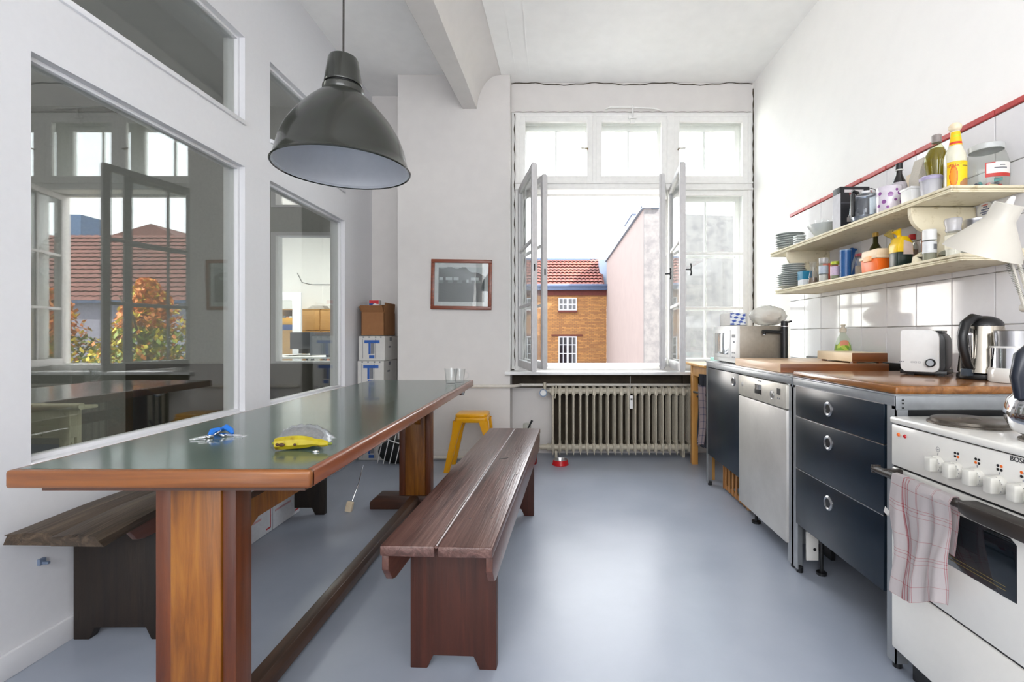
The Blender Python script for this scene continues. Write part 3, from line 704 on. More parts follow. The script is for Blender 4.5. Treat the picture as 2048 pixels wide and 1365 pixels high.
def bench(name, label, mats, loc, rz, plank_l, y0, y1, w, h, old=False):
    seat, leg, rail = mats
    b = thing(name, label, 'bench', loc, rz)
    for i in (0, 1):
        x0 = -w/2+i*(w/2)+(.004 if i else 0); x1 = x0+w/2-.004
        if not old:
            m = MB(); m.box(x0, x1, y0, y1, h-.032, h, .006, 2)
            obj('seat_plank', m, seat, b)
        else:
            m = MB(); n = 26
            def sec(y, t):
                wv = .010*math.sin(y*3+i*2)+.006*math.sin(y*9+i); e = .012*math.sin(t*23+i*3) if t in (0, 1) else 0
                a, c = x0+.005*math.sin(y*11+i), x1+.006*math.sin(y*8+2+i); dz = wv
                return [(a, h-.034+dz), (a+.002, h-.006+dz), (a+.015, h+dz), ((a+c)/2, h+.004+dz), (c-.02, h-.001+dz), (c, h-.010+dz), (c-.002, h-.036+dz)]
            rg = []
            for k in range(n+1):
                y = y0+(y1-y0)*k/n + (.02*math.sin(i*5+1) if k in (0, n) else 0)
                rg.append([m.bm.verts.new((x, y+(.012*math.sin(q*2.1+i) if k in (0, n) else 0), z)) for q, (x, z) in enumerate(sec(y, k/n))])
            for A, B in zip(rg, rg[1:]):
                for q in range(7): m.bm.faces.new((A[q], B[q], B[(q+1)%7], A[(q+1)%7]))
            m.bm.faces.new(rg[0]); m.bm.faces.new(rg[-1])
            bmesh.ops.recalc_face_normals(m.bm, faces=m.bm.faces)
            for f in m.bm.faces: f.smooth = True
            obj('seat_plank', m, seat, b)
    if not old: obj('seam_bead', MB().tube([(0, y0+.004, h-.003), (0, y1-.004, h-.003)], .005), seat, b)
    lw = w/2+.006 if old else w/2-.022
    for ya in (y0+plank_l, y1-plank_l-.035):
        m = MB(); m.prism([(-lw,h-.032), (lw,h-.032), (lw,0), (lw-.055,0), (lw-.075,.042), (-lw+.075,.042), (-lw+.055,0), (-lw,0)], ya, ya+.035, 'y', bev=.003)
        obj('leg', m, leg, b)
    for s_ in (-1, 1):
        m = MB(); x = s_*(w/2-.035) if old else s_*(w/2-.012); yo_ = .11 if old else 0; hd = .03 if old else 0; Y0, Y1 = y0+yo_, y1-yo_
        m.prism([(Y0+.012,h-.033), (Y0+.012,h-.075+hd), (Y0+.045,h-.118+hd), (Y0+.07,h-.125+hd), (Y1-.07,h-.125+hd), (Y1-.045,h-.118+hd), (Y1-.012,h-.075+hd), (Y1-.012,h-.033)], x-.010, x+.010, 'x', bev=.002)
        obj('side_rail', m, rail, b)
    if not old:
        for (x, y) in ((-.10,y0+.2),(.05,y0+.21),(.12,y0+.22),(-.09,y0+.5),(.14,y0+.7),(-.12,y0+.75),(.1,y0+1.1),(.02,y0+.62)): obj('nail', MB().lathe([(0,.0006),(.004,.0006),(.004,-.001)], 8, (x, y, h)), black, b)
        m = MB(); m.prism([(-.006+.03, y0+.95), (.03+.035, y0+.975), (.03+.03, y0+.985), (-.01+.03, y0+.963)], h-.002, h+.0006, 'z')
        obj('knot', m, black, b)
    return b
bench('bench', 'dark red brown plank bench with worn sheen standing in the open floor beside the table', (w_bench, w_bleg, w_brail), (-.297, 2.21, 0), -R(2.7), .19, -.86, .86, .325, .48)
bench('bench', 'weathered grey brown bench with warped planks behind the table along the partition', (w_old, w_oldleg, w_brail), (-1.543, 2.33, 0), R(.3), .238, -.878, .80, .318, .478, old=True)

# ------------------------------------------------------------------ pendant lamp
PX, PY, PZ = -.777, 1.753, 1.687
pl = thing('pendant_lamp', 'large dark grey green dome pendant lamp hanging above the dining table', 'lamp', (PX, PY, PZ))
prof = [(.2345,0), (.234,.006), (.2285,.011), (.2235,.035), (.213,.080), (.196,.124), (.172,.165), (.144,.202), (.117,.233), (.092,.258), (.076,.270), (.070,.276)]
m = MB(); m.lathe(prof, 72); obj('lamp_shade', m, lampout, pl)
m = MB(); m.lathe([(r-.003 if r > .232 else r-.004, z+.001 if z < .005 else z-.003) for r, z in prof], 72); obj('shade_lining', m, lampin, pl)
m = MB(); m.lathe([(.231,.004), (.235,-.003), (.238,.001), (.235,.006)], 72); obj('rim', m, lampout, pl)
m = MB(); m.lathe([(.070,.276), (.0715,.281), (.071,.296), (.065,.301), (.058,.303), (.0,.303)], 48); obj('collar', m, lampout, pl)
m = MB(); m.lathe([(.0,.300), (.059,.300), (.059,.310), (0,.310)], 48); obj('gap_ring', m, black, pl)
m = MB(); m.lathe([(.0,.308), (.0645,.308), (.0655,.311), (.0645,.317), (.0575,.365), (.052,.400), (.048,.408), (.03,.412), (.008,.414), (.006,.425), (0,.425)], 48); obj('cap', m, lampout, pl)
m = MB(); m.tube([(0,0,.41), (.0015,0,.8), (-.001,0,1.2), (0,0,HC-PZ)], .0035); obj('cord', m, cabm, pl)
m = MB(); m.lathe([(0,.16),(.012,.165),(.03,.19),(.034,.215),(.028,.24),(.02,.255),(.02,.27),(0,.27)], 24); obj('bulb', m, glass('frosted_bulb',(250,250,250),1.5,.2,.6), pl)

# ------------------------------------------------------------------ framed picture
pf = thing('framed_picture', 'black and white landscape photograph in a mahogany frame on the back wall', 'picture', (-.807, 4.129, 1.513))
W2, H2 = .262, .216
q = Matrix.Rotation(R(-.9), 3, 'Y')
m = MB()
for a in ((-W2,W2,H2-.03,H2), (-W2,W2,-H2,-H2+.03), (-W2,-W2+.03,-H2+.03,H2-.03), (W2-.03,W2,-H2+.03,H2-.03)):
    m.box(a[0], a[1], -.022, 0, a[2], a[3], .003)
f = obj('frame', m, w_pic, pf)
g = obj('mat_board', MB().box(-W2+.025, W2-.025, -.010, -.004, -H2+.025, H2-.025), M('grey_white_mat', (196,196,194), .8), pf)
def land(u, v):
    ridge = .98 if u < .6 else .98-.21*((u-.6)/.4)**.6
    if v > ridge-.02*math.sin(u*20): c = 172
    elif v > .62: c = 92+26*math.sin(u*5+v*7)*v - (24 if u > .8 else 0)
    else: c = 78-18*abs(math.sin(u*13+v*40))*.5+ (34 if .55 < v < .62 and math.sin(u*31) > -.2 else 0)
    for (a, b_, w_) in ((.06,.66,.04), (.22,.67,.07), (.38,.67,.05), (.75,.66,.05), (.84,.67,.03), (.63,.61,.02)):
        if abs(u-a) < w_ and abs(v-b_) < .045-.3*abs(u-a)**1.5: c = 176
    return (c*.97, c*1.0, c*1.0)
p_ = painted('photograph', land, 64, 48, lambda u, v: (-.198+.396*u, -.0105, -.150+.30*v), pf)
gl_ = obj('picture_glass', MB().box(-W2+.028, W2-.028, -.014, -.0125, -H2+.028, H2-.028), pane_g, pf)
for o in (f, g, p_, gl_): o.rotation_euler = (0, R(.9), 0)

# ------------------------------------------------------------------ radiator
rd = thing('radiator', 'old cream ribbed column radiator under the kitchen window', 'radiator', (.57, 4.24, 0))
m = MB()
def fin(y, w_):
    m.lathe([(w_*.7,.085), (w_,.11), (w_,.575), (w_*.7,.60)], 10, (0, y, 0), sx=.95, sy=1.45, close=True)
for y in (-.062, 0, .062): fin(y, .0105)
m.box(-.004, .004, -.093, -.068, .035, .625, .003)
m.prism([(-.088,.57), (-.07,.615), (-.03,.625), (.03,.625), (.07,.615), (.088,.57), (.088,.55), (-.088,.55)], -.014, .014, 'x', bev=.005)
m.prism([(-.088,.12), (-.07,.06), (-.03,.05), (.03,.05), (.07,.06), (.088,.12), (.088,.13), (-.088,.13)], -.014, .014, 'x', bev=.005)
m.cyl((-.031,-.03,.585), (.031,-.03,.585), .028); m.cyl((-.031,-.03,.09), (.031,-.03,.09), .026)
for i in range(21):
    if i == 0: s0 = obj('radiator_section', m, radm, rd); o = s0
    else: o = s0.copy(); COL.objects.link(o)
    o.location = (-.588+.06*i, 0, 0)
m = MB()
for x in (-.56, .56):
    m.box(x-.012, x+.012, -.05, .05, 0, .06, .004)
obj('foot', m, radm, rd)
m = MB(); m.cyl((-.66,-.03,.585), (-.61,-.03,.585), .012); m.cyl((-.66,-.03,.555), (-.66,-.03,.66), .013); m.cyl((-.76,-.03,.09), (-.61,-.03,.09), .014)
m.cyl((-.70,-.03,.09), (-.64,-.03,.09), .022); m.lathe([(.034,0),(.03,.02)], 12, (-.64,-.03,.09), (1,0,0), close=True); obj('valve_body', m, radm, rd)
m = MB(); m.cyl((-.672,-.05,.575), (-.672,-.095,.575), .028, .03, 20); obj('thermostat_knob', m, white_p, rd)
m = MB(); m.lathe([(.026,0),(.034,0),(.034,.004),(.026,.004)], 24, (-.672,-.096,.575), (0,-1,0), close=False); obj('dial_ring', m, M('grey_blue_ring', (120,140,166)), rd)
m = MB(); m.box(.075, .105, -.115, -.097, .44, .555, .003); hc = obj('heat_cost_meter', m, white_p, rd)
obj('display', MB().box(.082, .098, -.117, -.1145, .515, .53, .001), black, hc)
m = MB(); m.tube([(.082,-.10,.60), (.082,-.095,.66), (.084,-.09,.72)], .003); obj('cord', m, cardw, rd)
m = MB(); m.tube([(-.56,-.105,.625), (-.562,-.11,.58), (-.57,-.11,.53)], .004); m.cyl((-.56,-.104,.60), (-.56,-.104,.645), .007); obj('vent_key', m, radm, rd)
m = MB(); m.tube([(-1.35,4.10,.635), (-.9,4.10,.638), (-.42,4.10,.636), (-.36,4.13,.636), (-.30,4.22,.636), (.2,4.27,.632), (1.7,4.27,.628)], .014)
tag(obj('heating_pipe', m, copper_pipe), 'horizontal painted pipe running across the back wall just under the window sill', 'pipe')

# ------------------------------------------------------------------ yellow stool
st = thing('child_stool', 'bright yellow moulded plastic stool against the back wall', 'stool', (-.665, 3.87, 0))
m = MB(); m.prism([(-.125,-.09),(-.125,.09),(-.105,.11),(.105,.11),(.125,.09),(.125,-.09),(.105,-.11),(-.105,-.11)], .425, .452, 'z', bev=.010)
m.prism([(-.128,-.095),(-.128,.095),(-.11,.115),(.11,.115),(.128,.095),(.128,-.095),(.11,-.115),(-.11,-.115)], .385, .427, 'z', bev=.006)
obj('seat', m, yellow, st)
for sx in (-1, 1):
    for sy in (-1, 1):
        m = MB(); rg = []
        for k in range(9):
            t = k/8; z = .40*(1-t); cx = sx*(.100+.085*t); cy = sy*(.085+.04*t); h_ = .028-.006*t + (.010*(1-t*4) if t < .25 else 0)
            rg.append([m.bm.verts.new(p) for p in ((cx-h_, cy-h_, z), (cx+h_, cy-h_, z), (cx+h_, cy+h_, z), (cx-h_, cy+h_, z))])
        for A, B in zip(rg, rg[1:]):
            for q_ in range(4): m.bm.faces.new((A[q_], B[q_], B[(q_+1)%4], A[(q_+1)%4]))
        m.bm.faces.new(rg[-1]); bmesh.ops.recalc_face_normals(m.bm, faces=m.bm.faces)
        bmesh.ops.bevel(m.bm, geom=[e for e in m.bm.edges if abs(e.verts[0].co.z-e.verts[1].co.z) > .02], offset=.008, segments=2, affect='EDGES')
        for f_ in m.bm.faces: f_.smooth = True
        obj('leg', m, yellow, st)

# ------------------------------------------------------------------ cartons in the corner, under the bench
names = ['floor', 'second', 'third', 'fourth', 'topmost']
for i in range(5):
    z0 = .001+i*.214; dx = (0, .008, -.004, -.006, .004)[i]
    x0, x1, y0, y1 = -1.69+dx, -1.465+dx, 4.10, 4.44
    lb = ['bottom white paper carton of the corner stack standing on the floor', 'white paper carton second from the floor in the corner stack', 'middle white paper carton of the five in the corner stack', 'white paper carton below the topmost white one in the corner stack', 'topmost white paper carton directly under the open brown box'][i]
    b_ = thing('paper_carton', lb, 'box', ((x0+x1)/2, y0, z0), 0, 'white paper cartons in the corner')
    obj('carton', MB().box(x0, x1, y0, y1, z0, z0+.212, .003, 1), cardw, b_, True)
    m = MB(); e = .0015
    m.box(x0+.05, x1-.045, y0-e, y0+.001, z0+.150, z0+.176); m.box(x0+.085, x0+.103, y0-e, y0, z0+.055, z0+.15); m.box(x0+.09, x0+.135, y0-e, y0, z0+.02, z0+.048)
    obj('blue_band', m, bluep, b_, True)
    m = MB(); m.box(x0+.105, x0+.135, y0-e, y0, z0+.06, z0+.15); m.box(x1-.001, x1+e, y0+.09, y0+.15, z0+.11, z0+.125); m.box(x1-.001, x1+e, y0+.12, y0+.17, z0+.17, z0+.20)
    for xx in (x0+.035, x0+.085, x0+.14, x0+.185): m.box(xx, xx+.012, y0-e, y0, z0+.196, z0+.208)
    m.box(x0+.035, x0+.0375, y0-e, y0, z0+.02, z0+.19); m.box(x0+.142, x0+.1445, y0-e, y0, z0+.02, z0+.19)
    obj('grey_marks', m, greyp, b_, True)
bx = thing('cardboard_box', 'open brown cardboard box with raised flaps on top of the white paper cartons', 'box', (-1.58, 4.12, 1.072))
x0, x1, y0, y1, z0, z1 = -1.672, -1.475, 4.12, 4.40, 1.0725, 1.275
m = MB(); t = .003
m.box(x0, x1, y0, y0+t, z0, z1); m.box(x0, x1, y1-t, y1, z0, z1); m.box(x0, x0+t, y0, y1, z0, z1); m.box(x1-t, x1, y0, y1, z0, z1); m.box(x0, x1, y0, y1, z0, z0+t)
obj('box_body', m, card, bx, True)
m = MB(); m.box(x0+.005, x1-.005, y0, y0+t, z1, z1+.07, rot=Matrix.Rotation(R(-38),3,'X').inverted(), piv=((x0+x1)/2, y0, z1)); obj('flap', m, card, bx, True)
m = MB(); m.box(x0+.002, x1-.002, y1-t, y1, z1, z1+.08); obj('flap', m, card, bx, True)
m = MB(); m.box(x1-t, x1, y0+.01, y1-.01, z1, z1+.085, rot=Matrix.Rotation(R(4),3,'Y'), piv=(x1, y0, z1)); obj('flap', m, card, bx, True)
m = MB(); m.box(x0, x0+t, y0+.01, y1-.01, z1, z1+.06, rot=Matrix.Rotation(R(-30),3,'Y'), piv=(x0, y0, z1)); obj('flap', m, card, bx, True)
def saltf(u, v):
    if v > .86: return (196,40,50)
    d = ((u-.62)/.42)**2+((v-.45)/.38)**2
    if d < 1: return (60,90,160) if (abs(v-.52) < .04 or abs(v-.38) < .04) and abs(u-.6) < .28 else (228,226,224)
    return (40,64,140) if u < .45 else (210,60,60) if v > .75 else (226,224,222)
sp_ = thing('salt_packet', 'blue white and red paper packet standing in the open brown box', 'packet', (-1.58, 4.2, 1.18))
obj('packet', MB().box(-1.632, -1.545, 4.19, 4.25, 1.08, 1.385, .004), cardw, sp_, True)
painted('label', saltf, 16, 18, lambda u, v: (-1.630+.083*u, 4.1885, 1.23+.152*v), sp_, True)
obj('white_flyer', MB().box(-1.64,-1.54, 4.105, 4.108, 1.285, 1.325, rot=Matrix.Rotation(R(30),3,'X')), cardw, sp_, True)
for i, (ya, yb, lb) in enumerate(((2.445, 2.635, 'white wine carton with red print on the floor nearer the table pedestal'), (2.642, 2.92, 'longer white carton with red print on the floor nearer the far bench leg'))):
    b_ = thing('floor_carton', lb, 'box', (-1.63, ya, 0), 0, 'white cartons on the floor under the weathered bench')
    obj('carton', MB().box(-1.700, -1.56, ya, yb, .001, .30, .003, 1), M('cool_white_carton', (214,216,222), .6), b_, True)
    m = MB(); m.box(-1.561, -1.5588, yb-.055, yb-.015, .022, .030); m.box(-1.561, -1.5588, yb-.019, yb-.015, .022, .17); m.box(-1.561,-1.5588, yb-.10, yb-.08, .15, .19)
    obj('red_mark', m, redp, b_, True)
    m = MB(); m.box(-1.561, -1.5588, ya+.02, yb-.1, .095, .105); obj('print_line', m, M('pink_print', (206,160,166)), b_, True)
tag(obj('red_carton', MB().box(-1.700, -1.565, 2.30, 2.438, .001, .20, .003), redp), 'small red carton on the floor behind the near table pedestal', 'box')
ra = thing('drying_rack', 'folded white wire drying rack leaning in the dark corner beneath the table', 'rack', (-1.3, 3.8, 0))
m = MB()
for i in range(7): m.tube([(-1.46+i*.05, 3.92, .02), (-1.30+i*.05, 3.84, .62)], .004, 6)
m.tube([(-1.48,3.92,.25), (-1.0,3.86,.12)], .005, 6); m.tube([(-1.25,3.90,.55), (-1.02,3.82,.1)], .005, 6)
obj('wire_frame', m, white_p, ra, True)
bagm = M('black_nylon', (26,28,28), .8, bs=.5, bscale=12)
m = MB(); m.ball((-1.33, 4.02, .10), .10, 20, (1.6, .7, 1)); m.ball((-1.20,4.0,.07), .07, 16, (1.2,.8,1))
tag(obj('dark_bag', m, bagm), 'slumped black bag on the floor in the corner beyond the table', 'bag')
br = thing('hand_brush', 'pale wooden brush with a thin metal handle standing by the partition', 'brush', (-1.2, 2.96, 0))
m = MB(); m.tube([(-1.245,2.93,.06), (-1.225,2.98,.15), (-1.205,3.0,.26)], .004); obj('handle', m, chrome, br, True)
m = MB(); m.box(-1.275,-1.235,2.90,2.93,.0,.06,.006, rot=Matrix.Rotation(R(12),3,'Y')); obj('brush_head', m, w_ash, br, True)

# ------------------------------------------------------------------ things on the dining table
ky = thing('key_bunch', 'bunch of keys with a blue tag lying on the green table top', 'keys', (-1.0, 1.42, TZ))
m = MB(); m.tube([(-1.01+.014*math.cos(a*.45), 1.42+.014*math.sin(a*.45), TZ+.012+.008*math.sin(a*.45+1)) for a in range(15)], .0012, 6); obj('ring', m, chrome, ky, True)
m = MB(); m.tube([(-1.045,1.47,TZ+.008), (-1.03,1.47,TZ+.012), (-1.005,1.46,TZ+.022), (-.985,1.452,TZ+.014), (-.975,1.445,TZ+.006)], .007, 8, rs=[.008,.006,.009,.008,.004]); m.tube([(-1.01,1.44,TZ+.02),(-1.022,1.425,TZ+.016),(-1.02,1.41,TZ+.008)], .008, 8, rs=[.007,.010,.006])
obj('tag', m, M('bright_blue_plastic', (30,110,200), .3), ky, True)
for (a, ln, ox, oy, zz) in ((.05, .062, -.99, 1.428, .004), (.12, .055, -.99, 1.422, .008), (3.5, .048, -1.02, 1.41, .003), (4.0, .045, -1.02, 1.405, .006), (3.9, .03, -1.01, 1.40, .010)):
    m = MB(); m.lathe([(0,0),(.010,0),(.010,.002),(0,.002)], 12, (0,0,0)); m.box(.008, ln, -.0025, .0025, 0, .002); m.box(ln*.6, ln-.004, -.005, -.002, 0, .002)
    o = obj('key', m, chrome, ky); o.location = (ox+1.0, oy-1.42, zz); o.rotation_euler = (0, .08, a)
bn = thing('banana', 'single yellow banana with brown bruises lying on the table before the bag', 'banana', (-.667, 1.262, TZ))
m = MB(); pts, rs = [], []
for k in range(17):
    t = k/16; x = -.070+.140*t; pts.append((x, .012*math.sin(PI*t)-.004, .0172+.003*math.sin(PI*t))); rs.append((.010+.0075*math.sin(PI*min(1, t*1.3+.12))**.5) * (1 if t < .9 else max(.25, 1-(t-.9)*6)))
m.tube(pts, .016, 7, rs=rs); 
bnm, nt, b = newmat('banana_skin'); n = N(nt, 'ShaderNodeTexNoise'); n.inputs['Scale'].default_value = 38; nt.links.new(coords(nt), n.inputs['Vector'])
nt.links.new(ramp(nt, n.outputs[0], [(.3, lin((182,166,24))), (.60, lin((166,148,16))), (.70, lin((104,64,24)))]), b.inputs['Base Color']); b.inputs['Roughness'].default_value = .45
obj('peel', m, bnm, bn)
m = MB(); m.ball((-.045,-.019,.018), .007, 10, (1.2,.3,.7)); m.ball((-.058,-.016,.018), .005, 10, (1,.4,.8)); m.ball((-.012,-.0165,.018), .004, 10, (1,.3,1)); obj('bruise', m, M('banana_bruise', (70,42,22), .6), bn)
m = MB(); m.ball((.072,-.002,.0175), .005, 8, (1.5,.8,.8)); m.ball((-.074,-.003,.0185), .006, 8, (1,.8,.8)); obj('tip', m, M('banana_tip', (110,120,40), .6), bn)
pg_ = thing('plastic_bag', 'clear plastic bag of dried herbs lying behind the banana', 'bag', (-.705, 1.335, TZ))
m = MB(); m.ball((0,0,.024), .05, 24, (1.15,.62,.44)); 
for v in m.bm.verts: v.co.z = max(.002, v.co.z+.003*math.sin(v.co.x*190)*math.cos(v.co.y*150))
obj('herbs', m, blotch('grey_green_herbs', (70,72,54), (106,104,84), .9, 120, .45, .6, 1), pg_)
def bagf(u, v):
    a = (u-.5)*2; e = 1-abs(a)**3
    return (a*.078+.004, (v-.5)*.10*(.55+.45*e), .006+.048*e*math.sin(PI*v)**.6 + (.012*(a-.6) if a > .6 else 0)+.0025*math.sin(a*21+v*9))
m = MB(); m.grid(26, 12, bagf); obj('film', m, glass('crinkled_film', (240,240,244), 1.6, .12, .2, (220,222,230)), pg_)
m = MB(); m.ball((-.07,.0,.010), .007, 10); obj('clip', m, M('red_clip', (190,80,60)), pg_)
m = MB(); m.tube([(-.62-.008*math.cos(a*.6), 1.238+.006*math.sin(a*.6), TZ+.002) for a in range(9)], .0012, 5)
tag(obj('can_tab', m, chrome), 'small metal ring tab lying in front of the banana', 'tab')
wg = glass('drinking_glass', (253,254,254), 1.45)
gp = [(0,0), (.026,0), (.029,.004), (.034,.06), (.038,.088), (.0365,.088), (.032,.05), (.027,.012), (0,.010)]
def glassthing(loc, label, cat='glass', s=1, grp=None, prof=gp):
    t = thing('drinking_glass', label, cat, loc, 0, grp)
    m = MB(); m.lathe([(r*s, z*s) for r, z in prof], 28); obj('tumbler', m, wg, t); return t
glassthing((-.650, 2.985, TZ), 'clear ribbed tumbler standing at the far corner of the green table', s=1.08)
g2 = glassthing((-.612, 3.06, TZ), 'clear glass mug behind the tumbler at the far end of the table', s=.98)
m = MB(); m.tube([(.035,0,.02), (.055,0,.03), (.058,0,.055), (.038,0,.07)], .004); obj('handle', m, wg, g2)

# ------------------------------------------------------------------ jars and bowl near the radiator
fb = thing('pet_bowl', 'small red pet bowl on the floor before the radiator', 'bowl', (.045, 3.97, 0))
m = MB(); m.lathe([(0,.002), (.066,.0), (.068,.004), (.060,.042), (.054,.044)], 32); obj('bowl_shell', m, M('red_enamel', (196,30,36), .25), fb)
m = MB(); m.lathe([(.060,.043), (.056,.046), (.052,.040), (.046,.012), (0,.010)], 32); obj('bowl_insert', m, steel, fb)
lm = thing('lantern_jar', 'red tin lantern with clear glass dome and a brush on the floor behind the bench', 'jar', (-.235, 4.02, 0))
m = MB(); m.lathe([(0,0), (.085,0), (.085,.17), (.08,.18), (.085,.19), (.087,.205), (.08,.21), (0,.21)], 32); obj('base', m, M('dull_red_tin', (140,32,32), .35), lm)
m = MB(); m.lathe([(.082,.21), (.078,.235), (.05,.265), (.035,.28), (.034,.33), (.028,.335)], 32); obj('dome', m, glass('dome_glass', (236,238,232), 1.6, 0, .12), lm)
m = MB(); m.tube([(-.03,-.05,.22), (.01,-.06,.30), (.045,-.06,.37)], .006, rs=[.004,.005,.009]); obj('brush', m, blackm, lm)

# ------------------------------------------------------------------ small pine table left of the units
pt = thing('pine_table', 'small orange pine table between the window and the kitchen unit', 'table', (1.44, 3.79, 0))
obj('table_top', MB().box(1.10, 1.755, 3.53, 4.06, .832, .852, .004), w_pine, pt, True)
obj('apron', MB().box(1.145, 1.165, 3.56, 4.03, .745, .832).box(1.145, 1.73, 3.56, 3.58, .745, .832), w_pine, pt, True)
for lx in (1.14, 1.70):
    for ly in (3.55, 3.97): 
        m = MB(); m.box(lx, lx+.05, ly, ly+.05, 0, .832, .003); obj('leg', m, w_pine, pt, True)
tag(obj('tin_box', MB().box(1.25, 1.45, 3.7, 3.85, .853, .90, .004), M('pale_teal_tin', (150,206,204))), 'flat pale teal box lying on the pine table', 'box')

# ------------------------------------------------------------------ kitchen units
FX, BX = 1.095, 1.72
def unit(y0, y1, label):
    u = thing('kitchen_unit', label, 'kitchen unit', ((FX+BX)/2, (y0+y1)/2, 0), 0, 'steel framed kitchen units')
    for x, y in ((FX, y0), (FX, y1-.04), (BX-.04, y0), (BX-.04, y1-.04)):
        m = MB()
        sx = 1 if x == FX else -1; a = x if sx == 1 else x+.04; sy = 1 if y == y0 else -1; c = y if sy == 1 else y+.04
        m.box(a, a+sx*.004, c, c+sy*.04, .02, .885); m.box(a, a+sx*.04, c, c+sy*.004, .02, .885)
        obj('post', m, galv, u, True)
    m = MB()
    m.box(FX-.002, FX+.02, y0+.003, y1-.003, .850, .886, .002); m.box(FX, BX, y0-.002, y0+.02, .838, .886, .002)
    m.box(FX, BX, y1-.02, y1+.002, .838, .886, .002); m.box(BX-.02, BX, y0, y1, .85, .886, .002)
    m.box(FX-.006, BX, y0-.004, y1+.004, .882, .888, .002)
    obj('top_frame', m, galv, u, True)
    for x in (FX+.02, BX-.02):
        for y in (y0+.02, y1-.02): obj('foot', MB().cyl((x, y, 0), (x, y, .025), .014), black, u, True)
    return u
def ring(parent, y, z, r=.029):
    m = MB(); m.lathe([(r*.62,.001), (r*.62,.005), (r*.8,.008), (r,.004), (r,0)], 32, (FX-.003, y, z), (-1,0,0)); o = obj('pull_ring', m, steel, parent, True)
    m = MB(); m.lathe([(0,.002),(r*.63,.0025)], 24, (FX-.0035, y, z), (-1,0,0)); obj('recess', m, black, parent, True)
    return o
ua = unit(2.205, 3.455, 'long steel framed unit carrying the microwave and tap with a black door')
d = obj('door', MB().box(FX-.004, FX+.018, 2.835, 3.415, .231, .846, .002), navy, ua, True); ring(d, 2.915, .795)
m = MB(); m.box(FX+.02, FX+.6, 2.83, 2.85, .24, .845); m.box(FX+.03, BX, 3.38, 3.40, .24, .845); m.box(FX+.02, BX, 2.84, 3.40, .24, .26); obj('carcass', m, galv, ua, True)
m = MB(); m.box(FX-.003, FX+.4, 3.30, 3.36, .86, .87); 
m.bm.free()
obj('worktop', MB().box(FX-.004, XR-.025, 2.206, 3.46, .888, .892, .001), steel, ua, True)
obj('upstand', MB().box(XR-.035, XR-.02, 2.2, 3.3, .892, .935, .001), blackm, ua, True)
ub = unit(1.535, 2.195, 'steel framed drawer unit with three dark fronts beside the white stove')
for za, zb, zr in ((.716, .849, .783), (.481, .712, .648), (.228, .477, .408)):
    d = obj('drawer', MB().box(FX-.004, FX+.018, 1.585, 2.165, za, zb, .002), navy, ub, True); ring(d, 1.905, zr)
    obj('drawer_edge', MB().box(FX-.003, FX+.03, 1.587, 2.163, zb-.001, zb+.0025), steel, d, True)
m = MB(); m.box(FX+.02, BX-.02, 1.575, 1.585, .23, .85); m.box(FX+.02, BX-.02, 2.165, 2.175, .23, .85); m.box(FX+.02, BX-.02, 1.58, 2.17, .235, .245); m.box(BX-.03, BX-.02, 1.58, 2.17, .23, .85)
obj('carcass', m, navy, ub, True)
m = MB(); m.box(FX+.04, XR-.02, 1.545, 1.555, .815, .838); obj('side_gap', m, black, ub, True)
wt = tag(obj('wooden_worktop', MB().box(FX-.001, XR-.021, 1.533, 2.196, .888, .914, .007, 3), w_top), 'oiled reddish wooden worktop over the drawer unit', 'worktop')
m = MB()
for p_ in ((FX+.02, 1.531, .87), (FX+.02, 1.531, .86), (FX+.02,1.531,.845)): m.cyl(p_, (p_[0], p_[1]-.002, p_[2]), .003)
obj('screw', m, black, ub, True)
# dishwasher
dw = thing('dishwasher', 'stainless steel dishwasher with pale control panel between door and drawers', 'dishwasher', (1.4, 2.52, 0))
obj('body', MB().box(FX+.02, BX-.01, 2.235, 2.815, .10, .845), galv, dw, True)
obj('door', MB().box(FX-.012, FX+.02, 2.235, 2.815, .105, .725, .004), steel_l, dw, True)
cp = obj('control_panel', MB().box(FX-.014, FX+.02, 2.235, 2.815, .730, .845, .004), M('champagne_panel', (206,202,192), .35, metal=.3), dw, True)
m = MB(); m.box(FX-.0155, FX-.013, 2.50, 2.585, .765, .815, .001); obj('handle_recess', m, blackm, cp, True)
m = MB(); m.grid(8, 4, lambda u, v: (FX-.015-.012*math.sin(PI*u), 2.50+.085*u, .79+.025*v)); obj('handle', m, chrome, cp, True)
m = MB(); m.lathe([(.018,.002),(.02,.004),(.02,0)], 24, (FX-.014, 2.375, .782), (-1,0,0)); m.lathe([(0,.004),(.018,.002)], 24, (FX-.014,2.375,.782), (-1,0,0)); obj('start_button', m, steel, cp, True)
m = MB(); m.box(FX-.0155, FX-.013, 2.29, 2.325, .79, .82); obj('display', m, blackm, cp, True)
m = MB(); m.box(FX-.0155, FX-.013, 2.313, 2.32, .768, .776); m.box(FX-.0155, FX-.013, 2.295, 2.302, .768, .776); m.box(FX-.0155,FX-.013,2.50,2.545,.833,.838); obj('mark', m, greyp, cp, True)
m = MB(); m.lathe([(0,.003),(.012,.002),(.013,0)], 20, (FX-.014, 2.755, .795), (-1,0,0)); obj('lock_button', m, steel, cp, True)
m = MB()
for y in (2.30, 2.74):
    m.cyl((FX+.06, y, .012), (FX+.06, y, .12), .009); m.cyl((FX+.06, y, 0), (FX+.06, y, .012), .025)
obj('foot', m, black, dw, True)
obj('plinth', MB().box(FX+.20, FX+.22, 2.24, 2.81, .02, .11), black, dw, True)
wc = thing('valve_cover', 'white metal cover plate standing beneath the drawer unit', 'plate', (1.3, 2.12, 0))
obj('plate', MB().box(1.135, 1.19, 2.155, 2.163, .06, .19, .002), white_e, wc, True)
m = MB(); m.cyl((1.172, 2.156, .11), (1.172, 2.153, .11), .007); obj('hole', m, black, wc, True)
